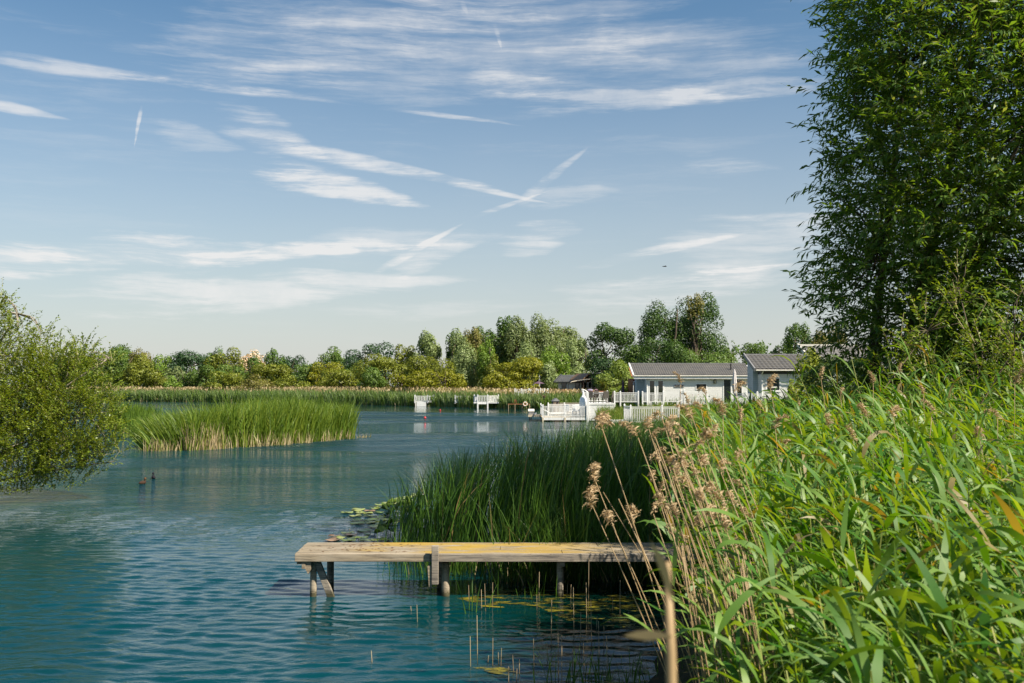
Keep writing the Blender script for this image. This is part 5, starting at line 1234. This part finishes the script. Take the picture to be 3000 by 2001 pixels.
# ------------------------------------------------------------------ railings and decks
def railing(root, pts, z0, h, post_s=.10, extra_posts=0, pick=.10, cap=True, mt='white_paint', wid=.035, name='railing'):
    """pts in root space; balustrade through them, a post part at each"""
    m = MB()
    for a, b in zip(pts[:-1], pts[1:]):
        a = Vector((a[0], a[1], 0)); b = Vector((b[0], b[1], 0)); L = (b - a).length; d = (b - a).normalized()
        m.bar(a + Vector((0, 0, z0 + h)), b + Vector((0, 0, z0 + h)), .08, .045)
        m.bar(a + Vector((0, 0, z0 + h - .09)), b + Vector((0, 0, z0 + h - .09)), .04, .03)
        m.bar(a + Vector((0, 0, z0 + .10)), b + Vector((0, 0, z0 + .10)), .05, .05)
        k = int(L / pick)
        for i_ in range(1, k):
            p = a + d * (L * i_ / k); m.bar(p + Vector((0, 0, z0 + .12)), p + Vector((0, 0, z0 + h - .1)), wid, wid, (d.x, d.y, 0))
    m.build(name, mt, root)
    ps = list(pts)
    for p in ps:
        q = MB().box(p[0] - post_s / 2, p[0] + post_s / 2, p[1] - post_s / 2, p[1] + post_s / 2, z0 - .25, z0 + h + .10)
        q.add([(p[0] - post_s * .62, p[1] - post_s * .62, z0 + h + .10), (p[0] + post_s * .62, p[1] - post_s * .62, z0 + h + .10), (p[0] + post_s * .62, p[1] + post_s * .62, z0 + h + .10), (p[0] - post_s * .62, p[1] + post_s * .62, z0 + h + .10), (p[0], p[1], z0 + h + .16)], [(0, 3, 2, 1), (0, 1, 4), (1, 2, 4), (2, 3, 4), (3, 0, 4)])
        q.build('railing_post', mt, root)
# lower deck on the water
YA = 75.0; dA = empty('lower_deck', (hx(1590.6, YA), YA, 0), 0, 'low white-railed deck standing in the water at the end of the bank', 'deck'); ox = dA.location.x
x1 = hx(1720, YA) - ox; zf = hz(1222, YA); dh = hz(1190, YA) - zf
MB().box(-.05, x1 + .1, 0, 5.5, zf - .14, zf - .02).build('deck_floor', 'pale_timber', dA)
MB().box(-.06, x1 + .1, -.03, -.002, zf - .20, zf).build('deck_edge', 'white_paint', dA)
xm = hx(1655, YA) - ox
railing(dA, [(0, 5.4), (0, .0), (xm, 0), (x1, 0)], zf, dh)
railing(dA, [(0.6, 5.4), (1.9, 5.4), (x1 + .3, 5.4)], zf, dh + .05)
for x in (0, xm):
    MB().box(x - .06, x + .06, -.07, .05, -.6, zf - .01).build('pile', 'pale_timber', dA)
for x in (.5, .85, 1.5, 2.1, 2.9, 1.9): MB().box(x - .06, x + .06, .9, 1.0, -.6, zf - .15).build('pile', 'dark_wood', dA)
def garden_chair(name, label, group, loc, rz, mt='white_shell', s=1.0, slat=True):
    r = empty(name, loc, rz, label, 'chair', group); r.scale = (s, s, s)
    MB().box(-.22, .22, -.22, .2, .40, .44).build('seat', mt, r, bevel=.01)
    bk = MB()
    if slat:
        for k in range(5): bk.box(-.2 + k * .085, -.14 + k * .085, .2, .225, .44, .88)
        bk.box(-.22, .22, .195, .23, .84, .92)
    else: bk.add([(-.22, .18, .42), (.22, .18, .42), (.22, .28, .92), (-.22, .28, .92), (-.22, .21, .42), (.22, .21, .42), (.22, .31, .92), (-.22, .31, .92)], [(0, 1, 2, 3), (7, 6, 5, 4), (0, 4, 5, 1), (1, 5, 6, 2), (2, 6, 7, 3), (3, 7, 4, 0)])
    bk.build('backrest', mt, r)
    for sx in (-1, 1):
        for sy in (-1, 1): MB().bar((sx * .2, sy * .19, .40), (sx * .23, sy * .25, 0), .035, .035).build('leg', mt, r)
        MB().box(sx * .24 - .02, sx * .24 + .02, -.2, .2, .60, .63).bar((sx * .24, -.18, .61), (sx * .22, -.2, .4), .03, .03).build('armrest', mt, r)
    return r
for k, (x, y, rz) in enumerate(((2.0, 2.2, 2.6), (2.7, 2.6, 3.4), (2.5, 1.3, 3.1))):
    garden_chair('garden_chair', ['white slatted garden chair in the middle of the lower deck', 'white slatted garden chair at the back of the lower deck', 'white slatted garden chair near the front railing of the lower deck'][k], 'white chairs on the lower deck', (ox + x, YA + y, zf), rz)
lg = empty('sun_lounger', (ox + .9, YA + 1.4, zf), R(90), 'low white sun lounger behind the railing of the lower deck', 'sun lounger')
MB().box(-.3, .3, -.9, .3, .24, .32).build('bed', 'white_shell', lg, bevel=.02); MB().add([(-.3, .3, .26), (.3, .3, .26), (.3, .85, .55), (-.3, .85, .55), (-.3, .3, .32), (.3, .3, .32), (.3, .83, .62), (-.3, .83, .62)], [(0, 3, 2, 1), (4, 5, 6, 7), (0, 1, 5, 4), (1, 2, 6, 5), (2, 3, 7, 6), (3, 0, 4, 7)]).build('backrest', 'white_shell', lg)
for sx in (-.25, .25):
    for sy in (-.8, .25): MB().box(sx - .03, sx + .03, sy - .03, sy + .03, 0, .24).build('leg', 'white_shell', lg)
# side platform with grey box
YB = 79.0; pB = empty('side_platform', (hx(1547, YB), YB, 0), 0, 'small bare timber platform beside the lower deck carrying a grey box', 'platform'); ox = pB.location.x
zp = hz(1215, YB)
MB().box(0, hx(1592, YB) - ox, 0, 1.4, zp - .15, zp).build('platform_top', 'pale_timber', pB)
for x in (.10, .22): MB().box(x, x + .06, .2, .27, -.6, zp - .15).build('pile', 'dark_wood', pB)
gbx = empty('storage_box', (hx(1556.7, YB), YB + .6, zp), 0, 'grey wooden box with a sloping lid at the end of the small platform', 'box')
MB().box(-.22, .22, -.2, .25, 0, .30).build('body', 'mid_grey', gbx); MB().add([(-.25, -.24, .30), (.25, -.24, .30), (.25, .28, .46), (-.25, .28, .46), (-.25, -.24, .27), (.25, -.24, .27), (.25, .28, .27), (-.25, .28, .27)], [(0, 1, 2, 3), (7, 6, 5, 4), (0, 4, 5, 1), (1, 5, 6, 2), (2, 6, 7, 3), (3, 7, 4, 0)]).build('lid', 'gutter_beige', gbx)
gs = empty('white_bird', (hx(1567.5, YB), YB + .5, zp), R(20), 'small white duck resting beside the grey box', 'duck')
MB().tube([(-.12, 0, .06), (-.06, 0, .08), (.04, 0, .08), (.09, 0, .10), (.09, 0, .16), (.12, 0, .19), (.16, 0, .18)], [.012, .06, .065, .045, .028, .03, .012], 10).build('body', 'white_shell', gs, smooth=True)
# upper deck, cladding wall, dining set
dU = empty('upper_deck', (hx(1721, YA), YA, 0), 0, 'raised white deck with boarded front and railing right of the lower deck', 'deck'); ox = dU.location.x
zu = hz(1180.5, YA); uh = hz(1150.5, YA) - zu; xe = hx(1801, YA) - ox; xg = hx(1870.6, YA) - ox
MB().box(.05, xe, 0, 6, zu - .12, zu).build('deck_floor', 'white_paint', dU)
MB().box(.08, hx(1800, YA) - ox, .03, .06, .1, zu - .13).build('cladding', 'white_boards', dU)
MB().box(-.09, .09, -.1, .08, -.3, hz(1148.5, YA)).build('corner_post', 'white_paint', dU)
railing(dU, [(.1, 6), (xe, 6)], zu, uh)
railing(dU, [(xe, 0.2), (hx(1818, YA) - ox, 0.2), (xg, 0.2)], zu, uh)
rm = MB(); rm.tube([(0.02, 0, hz(1148.5, YA) - .02), (-.08, 0.05, hz(1145.8, YA)), (-.22, .1, hz(1142.5, YA)), (-.36, .1, hz(1141, YA)), (-.46, .1, hz(1141.3, YA))], .05, 10); rm.build('curved_handrail', 'white_paint', dU, smooth=True)
MB().bar((.1, 6, zu + uh), (xe, 6, zu + uh), .07, .05)
for k, (p3, rz, yy, lab) in enumerate(((1737, 2.6, 1.0, 'grey rattan dining chair at the left end of the table on the upper deck'), (1749, 3.5, 2.2, 'grey rattan dining chair tilted behind the table on the upper deck'), (1776, 0.1 + PI, .7, 'grey rattan dining chair with its back to the lake, right of the table'), (1793, 4.3, 1.6, 'dark rattan dining chair at the right end of the table'))):
    garden_chair('dining_chair', lab, 'rattan dining chairs on the upper deck', (hx(p3, YA), YA + yy, zu), rz, 'rattan', .98, False)
tb_ = empty('dining_table', (hx(1763, YA), YA + 1.6, zu), 0, 'slim grey dining table among rattan chairs on the upper deck', 'table')
MB().box(-.55, .55, -.4, .4, .70, .74).build('tabletop', 'mid_grey', tb_)
for sx in (-.5, .5):
    for sy in (-.35, .35): MB().bar((sx * .6, sy, .7), (sx, sy, 0), .04, .04).build('leg', 'rattan', tb_)
# white bulbous cover
ch = empty('garden_oven', (hx(1709, YA + .2), YA + .45, zf), 0, 'white bulbous garden oven with a narrow neck between lower and upper deck', 'garden oven')
zz = lambda p3: hz(p3, YA + .4) - zf
MB().lathe((0, 0, 0), [(.22, 0), (.26, zz(1195)), (.30, zz(1187)), (.30, zz(1178)), (.26, zz(1170)), (.20, zz(1164)), (.12, zz(1160)), (.075, zz(1156)), (.065, zz(1148)), (.05, zz(1145.5))], 20).build('body', 'white_shell', ch, smooth=True)
MB().lathe((-.07, 0, zz(1145.5) - .01), [(.06, 0), (.07, .03), (.05, .05)], 12).build('cap', 'white_shell', ch)
# duck house and low bank boards
dh_ = empty('duck_house', (hx(1627.5, 93), 93, gz(hx(1627.5, 93), 93)), R(12), 'small wooden duck house with a pitched roof behind the lower deck', 'duck house')
zb_ = hz(1184, 93) - dh_.location.z; zt_ = hz(1167, 93) - dh_.location.z
MB().box(-.28, .28, -.25, .3, min(0, zb_), zb_ + (zt_ - zb_) * .6).build('wall', 'log_wall', dh_)
MB().prism([(-.36, zb_ + (zt_ - zb_) * .55), (.36, zb_ + (zt_ - zb_) * .55), (0, zt_ + .05)], -.32, .36).build('roof', 'mid_grey', dh_)
MB().box(.02, .16, -.262, -.252, zb_, zb_ + .25).build('doorway', 'black', dh_)
bw = empty('retaining_wall', (hx(1640, 96), 96, 0), 0, 'low weathered board edging along the water behind the lower deck', 'wall'); MB().box(0, 1.9, 0, .08, -.4, hz(1181, 96)).build('boards', 'grey_plank', bw); MB().box(-.02, 1.92, -.02, .10, hz(1181, 96), hz(1181, 96) + .05).build('cap_board', 'pale_timber', bw)
# metal flower ornament
mf = empty('garden_ornament', (hx(1593.8, 74.6), 74.6, zf), 0, 'rusty metal flower ornament on a thin stalk at the lower deck corner', 'ornament')
zs_ = hz(1166, 74.6) - zf
MB().tube([(0, 0, 0), (.01, 0, zs_)], .012, 6).build('stalk', 'rusty_metal', mf)
r2 = np.random.default_rng(4); n_ = 22
V, F, ix, t_, _ = strips(np.tile([0, 0, zs_], (n_, 1)), np.arange(n_) * 2.4, r2.uniform(.18, .36, n_), .05, r2.uniform(.1, 1.1, n_), .3, 4, 1, 'oval', r2.uniform(-.5, .5, n_), 0)
npmesh('petals', V, F, 'rusty_metal', mf)
# lower right deck
YD = 62.0; dD = empty('lower_deck', (hx(1847, YD), YD, 0), 0, 'white-railed deck rising from the rushes left of centre of the right bank', 'deck'); ox = dD.location.x
dD['label'] = 'white-railed deck half sunk in rushes below the long white lodge'
zf2 = hz(1239, YD); hD = hz(1192, YD) - zf2
MB().box(-.05, hx(1988, YD) - ox, 0, 3.5, zf2 - .2, zf2 - .02).build('deck_floor', 'pale_timber', dD)
railing(dD, [(0, 3.4), (0, 0), (hx(1939, YD) - ox, 0), (hx(1988, YD) - ox, 0)], zf2, hD, pick=.105)
for x in (0.06, 2): MB().box(x - .06, x + .06, .06, .18, -.8, zf2 - .2).build('pile', 'pale_timber', dD)
wk = empty('walkway', (hx(1764, 66), 66, 0), 0, 'low white-edged walkway board above the water between the two decks', 'walkway'); MB().box(0, hx(1847, 66) - wk.location.x - .08, 0, 1.2, hz(1238, 66), hz(1230, 66)).build('boards', 'white_boards', wk)
for x in (.2, 1.5): MB().box(x, x + .1, .1, .2, -.8, hz(1238.5, 66)).build('pile', 'dark_wood', wk)
# terrace railings before the long lodge
YE = 74.0; dE = empty('terrace_railing', (hx(1882, YE), YE, gz(hx(1882, YE), YE)), 0, 'low white balustrade below the two narrow windows of the long lodge', 'railing'); ox = dE.location.x; g0 = dE.location.z
railing(dE, [(0, 0), (hx(1943, YE) - ox, 0), (hx(2003, YE) - ox, 0)], hz(1180, YE) - g0, hz(1151, YE) - hz(1180, YE))
YF = 70.0; dF = empty('flower_railing', (hx(2005, YF), YF, gz(hx(2005, YF), YF)), 0, 'white balustrade with red flowers behind it and a short sloping stair rail', 'railing'); ox = dF.location.x; g0 = dF.location.z
zF = hz(1187, YF) - g0; hF = hz(1147.5, YF) - hz(1187, YF)
railing(dF, [(0, 1.6), (0, 0), (hx(2071, YF) - ox, 0)], zF, hF, post_s=.13)
MB().box(-.05, hx(2071, YF) - ox, 0.08, 1.7, zF - .2, zF - .03).build('deck_floor', 'white_paint', dF)
sr = MB(); xs_ = hx(1984, YF) - ox; sr.bar((xs_, 0, hz(1178, YF) - g0), (-.07, 0, hz(1168, YF) - g0), .06, .06); sr.box(xs_ - .06, xs_ + .06, -.06, .06, 0, hz(1176, YF) - g0); sr.build('stair_rail', 'white_paint', dF)
fb = empty('flower_basket', (hx(2035, YF), YF + .35, g0 + zF), 0, 'red flowers and dry foliage growing behind the white balustrade', 'flowers')
r2 = np.random.default_rng(9); C = np.stack([r2.uniform(-.7, .7, 260), r2.uniform(-.1, .1, 260), r2.uniform(.05, .8, 260)], 1); V, F = leafcards(C, .07, .7, r2); npmesh('foliage', V, F, 'leaf_brown', fb, v=r2.uniform(size=len(F)))
C = np.stack([r2.uniform(-.7, .7, 60), r2.uniform(-.15, .0, 60), r2.uniform(.2, .8, 60)], 1); V, F = leafcards(C, .06, .9, r2); npmesh('blooms', V, F, 'red_flower', fb)
MB().box(-.7, .7, -.12, .12, 0, .12).build('trough', 'deck_wood', fb)
YG = 56.0; dG = empty('terrace_railing', (hx(2185, YG), YG, gz(hx(2185, YG), YG)), 0, 'white balustrade in front of the small white lodge, mostly behind reeds', 'railing'); ox = dG.location.x; g0 = dG.location.z
railing(dG, [(0, 2.5), (0, 0), (hx(2218, YG) - ox, 0), (hx(2336, YG) - ox, 0)], hz(1200, YG) - g0, hz(1154, YG) - hz(1200, YG))
# terrace of the brown lodge
YT = 99.0; tr_ = empty('brown_terrace', (hx(1720, YT), YT, 0), 0, 'reddish-brown timber terrace edge in front of the brown lodge', 'terrace'); ox = tr_.location.x
MB().box(0, hx(1845, YT) - ox, 0, 5, hz(1149, YT), hz(1145.5, YT)).build('terrace_floor', 'red_deck', tr_)
for x in np.arange(.2, 4.0, .9): MB().box(x, x + .1, .1, .2, .6, hz(1149, YT)).build('support_post', 'dark_wood', tr_)
YR = 112.0; dr = empty('dark_railing', (hx(1719, YR), YR, gz(hx(1719, YR), YR)), 0, 'dark timber railing with cushions behind it on the brown lodge terrace', 'railing'); ox = dr.location.x; g0 = dr.location.z
z1_ = hz(1144, YR) - g0; r_ = MB(); r_.box(0, hx(1762, YR) - ox, 0, .05, hz(1137, YR) - g0, hz(1135.6, YR) - g0)
r_.build('top_rail', 'black', dr)
for p3 in (1719.5, 1742.5, 1761): x = hx(p3, YR) - ox; MB().box(x - .05, x + .05, -.02, .08, 0, hz(1134.5, YR) - g0).build('railing_post', 'black', dr)
for k, (p3, mt_, lab) in enumerate(((1729, 'lavender_cloth', 'lavender cushion pile left behind the dark railing'), (1752, 'pink_cloth', 'pink flowered cushion right behind the dark railing'))):
    MB().lathe((0, 0, 0), [(.3, 0), (.42, .1), (.36, .3), (.1, .36)], 12).build('body', mt_, (cq := empty('cushion', (hx(p3, YR), YR + .6, g0 + z1_ - .1), 0, lab, 'cushion')), smooth=True); cq.scale = (.9, .6, .8)
MB().box(0, 4, 0.1, 4, z1_ - .25, z1_ - .12).build('terrace_floor', 'red_deck', dr)
t5 = empty('brown_terrace', (hx(1645, 122), 122, 0), 0, 'long reddish deck edge under the beige awning before the grey lodge', 'terrace'); MB().box(0, 3.6, 0, 4, hz(1144, 122), hz(1141, 122)).build('terrace_floor', 'red_deck', t5); MB().box(.2, .3, .1, .2, .5, hz(1144, 122)).box(3.2, 3.3, .1, .2, .5, hz(1144, 122)).build('support_post', 'dark_wood', t5)
# picket fence behind the reeds
pf = empty('white_fence', (hx(1509, 119), 119, gz(hx(1509, 119), 119)), 0, 'white picket railing showing above the reeds left of the grey lodge', 'fence'); ox = pf.location.x; g0 = pf.location.z
railing(pf, [(hx(p3, 119) - ox, 0) for p3 in (1509, 1528, 1550, 1572, 1584, 1595, 1605)], hz(1162, 119) - g0, hz(1141, 119) - hz(1162, 119), post_s=.16, pick=.17, wid=.07)
# parasols
def parasol(name, label, loc, h, r, mt, closed, w=.16, ph=None):
    o = empty(name, loc, 0, label, 'parasol')
    MB().tube([(0, 0, 0), (0, 0, h)], .03, 8).build('pole', 'dark_grey', o)
    MB().lathe((0, 0, 0), [(.25, 0), (.25, .05), (.05, .08)], 12).build('base', 'dark_grey', o)
    if closed:
        m = MB(); n = 16; prof = [(.35, w * .75), (.5, w), (.75, w * .85), (.9, w * .6), (.97, w * .3), (1.0, .03)]
        b = []
        for f_, rr in prof:
            for k in range(n):
                a = 2 * PI * k / n; q = rr * (1 + .22 * (k % 2)); m.V.append((q * math.cos(a), q * math.sin(a), h * f_))
        for j in range(len(prof) - 1):
            for k in range(n): m.F.append([j * n + k, j * n + (k + 1) % n, (j + 1) * n + (k + 1) % n, (j + 1) * n + k])
        m.build('canopy', mt, o)
    else:
        m = MB(); n = 8
        m.V.append((0, 0, h)); 
        for k in range(n): a = 2 * PI * k / n; m.V.append((r * math.cos(a), r * math.sin(a), h - ph))
        m.F += [[0, 1 + k, 1 + (k + 1) % n] for k in range(n)]
        oo = m.build('canopy', mt, o); sm = oo.modifiers.new('s', 'SOLIDIFY'); sm.thickness = .03
    return o
x = hx(1578, 123); parasol('parasol', 'open dark purple parasol left of the grey lodge', (x, 123, gz(x, 123)), hz(1116, 123) - gz(x, 123), .74, 'purple_cloth', False, ph=.30)
x = hx(1825, 94); parasol('parasol', 'closed dark purple parasol left of the long white lodge', (x, 94, gz(x, 94)), hz(1108, 94) - gz(x, 94), 0, 'purple_cloth', True, .12)
x = hx(2151.5, 79); parasol('parasol', 'closed pale parasol in front of the long white lodge', (x, 79, gz(x, 79)), hz(1081, 79) - gz(x, 79), 0, 'pale_cloth', True, .16)
# far platforms in the reeds
def platform(label, x0, x1, Y, top, floor, waterpx, panel=None, depth=2.0, back=True):
    o = empty('fishing_platform', (hx(x0, Y), Y, 0), 0, label, 'platform', 'white railed platforms on the far shore'); L = hx(x1, Y) - o.location.x
    zf_ = hz(floor, Y); h = hz(top, Y) - zf_
    MB().box(-.05, L + .05, 0, depth, zf_ - .12, zf_).build('deck_floor', 'white_paint', o)
    return o, L, zf_, h
o, L, z_, h_ = platform('left white railed platform with a solid white front in the far reeds', 1216, 1271, 131.3, 1159.5, 1175, 1186)
railing(o, [(0, 0), (L * .68, 0), (L, 0)], z_, h_, post_s=.13, pick=.2, wid=.09)
MB().box(.25, L * .60, -.08, -.03, -.1, z_ - .02).build('front_panel', 'white_boards', o)
for x in (.12,): MB().box(x - .07, x + .07, -.09, .04, -.5, z_).build('pile', 'gutter_beige', o)
o, L, z_, h_ = platform('right white railed platform standing on tall white legs in the far reeds', 1389, 1460, 119.5, 1159, 1178, 1190)
xa, xb = hx(1400, 119.5) - o.location.x, hx(1429, 119.5) - o.location.x
railing(o, [(0, .8), (xa, 0), (xb, 0), (L, .8)], z_, h_, post_s=.13, pick=.17, wid=.075)
for x in (xa, xb): MB().box(x - .08, x + .08, -.08, .08, -.5, z_).build('pile', 'white_paint', o)
MB().box(xa, xb, -.03, .03, z_ - .22, z_ - .1).build('beam', 'white_paint', o)
o, L, z_, h_ = platform('middle white railed platform almost hidden by the far reeds', 1334, 1389, 126.8, 1160, 1176, 1188)
railing(o, [(0, 0), (L * .5, 0), (L, 0)], z_, h_, post_s=.12, pick=.2, wid=.06)
rp = empty('rusty_platform', (hx(1488, 113.5), 113.5, 0), 0, 'low rusty brown fishing stage in front of the far reeds', 'platform'); ox = rp.location.x
Lr = hx(1553, 113.5) - ox; zr_ = hz(1183, 113.5)
MB().box(0, Lr, 0, 1.2, zr_ - .05, zr_).build('stage_top', 'rust', rp)
for p3 in (1490, 1509, 1530, 1551): x = hx(p3, 113.5) - ox; MB().box(x - .035, x + .035, 0, .07, -.5, zr_ - .05).build('leg', 'deck_wood', rp)
x_ = hx(1510, 113.5); g_ = garden_chair('folding_chair', 'small rust-coloured chair standing on the low rusty stage', None, (x_, 114.1, zr_), 3.0, 'rust', .55)
lr_ = MB(); R_, r_2 = .21, .062; n1, n2 = 24, 10
for a in range(n1):
    for b in range(n2):
        A, B = 2 * PI * a / n1, 2 * PI * b / n2; lr_.V.append(((R_ + r_2 * math.cos(B)) * math.cos(A), r_2 * math.sin(B), (R_ + r_2 * math.cos(B)) * math.sin(A)))
for a in range(n1):
    for b in range(n2): lr_.F.append([a * n2 + b, ((a + 1) % n1) * n2 + b, ((a + 1) % n1) * n2 + (b + 1) % n2, a * n2 + (b + 1) % n2])
lbz = empty('lifebuoy', (hx(1538.5, 113.3), 113.3, hz(1183, 113.3)), 0, 'pale orange lifebuoy ring hanging at the end of the low rusty stage', 'lifebuoy')
lr_.build('ring', 'cream_paint', lbz, smooth=True)
bd = MB()
for A in (PI / 4, 3 * PI / 4, 5 * PI / 4, 7 * PI / 4): bd.tube([((R_) * math.cos(A - .2), 0, R_ * math.sin(A - .2)), (R_ * math.cos(A), 0, R_ * math.sin(A)), (R_ * math.cos(A + .2), 0, R_ * math.sin(A + .2))], r_2 * 1.06, 10)
bd.build('band', 'orange_ring', lbz, smooth=True)
# buoys
def buoy(label, px3, row, r):
    p = WZ(px3 / K, row / K); o = empty('buoy', (p.x, p.y, 0), 0, label, 'buoy', 'red buoys')
    MB().lathe((0, 0, -r * .2), [(r * math.sin(a), r - r * math.cos(a) - r * .0) for a in [PI * k / 10 for k in range(11)]], 16).build('float', 'buoy_red', o, smooth=True)
    MB().tube([(0, 0, r * 1.75), (0, 0, r * 2.05)], r * .15, 6).build('eyelet', 'dark_grey', o)
buoy('large round red buoy floating in the blue rippled water', 1245, 1227, .105); buoy('small red buoy floating near the far white platforms', 1289.7, 1203.4, .085)
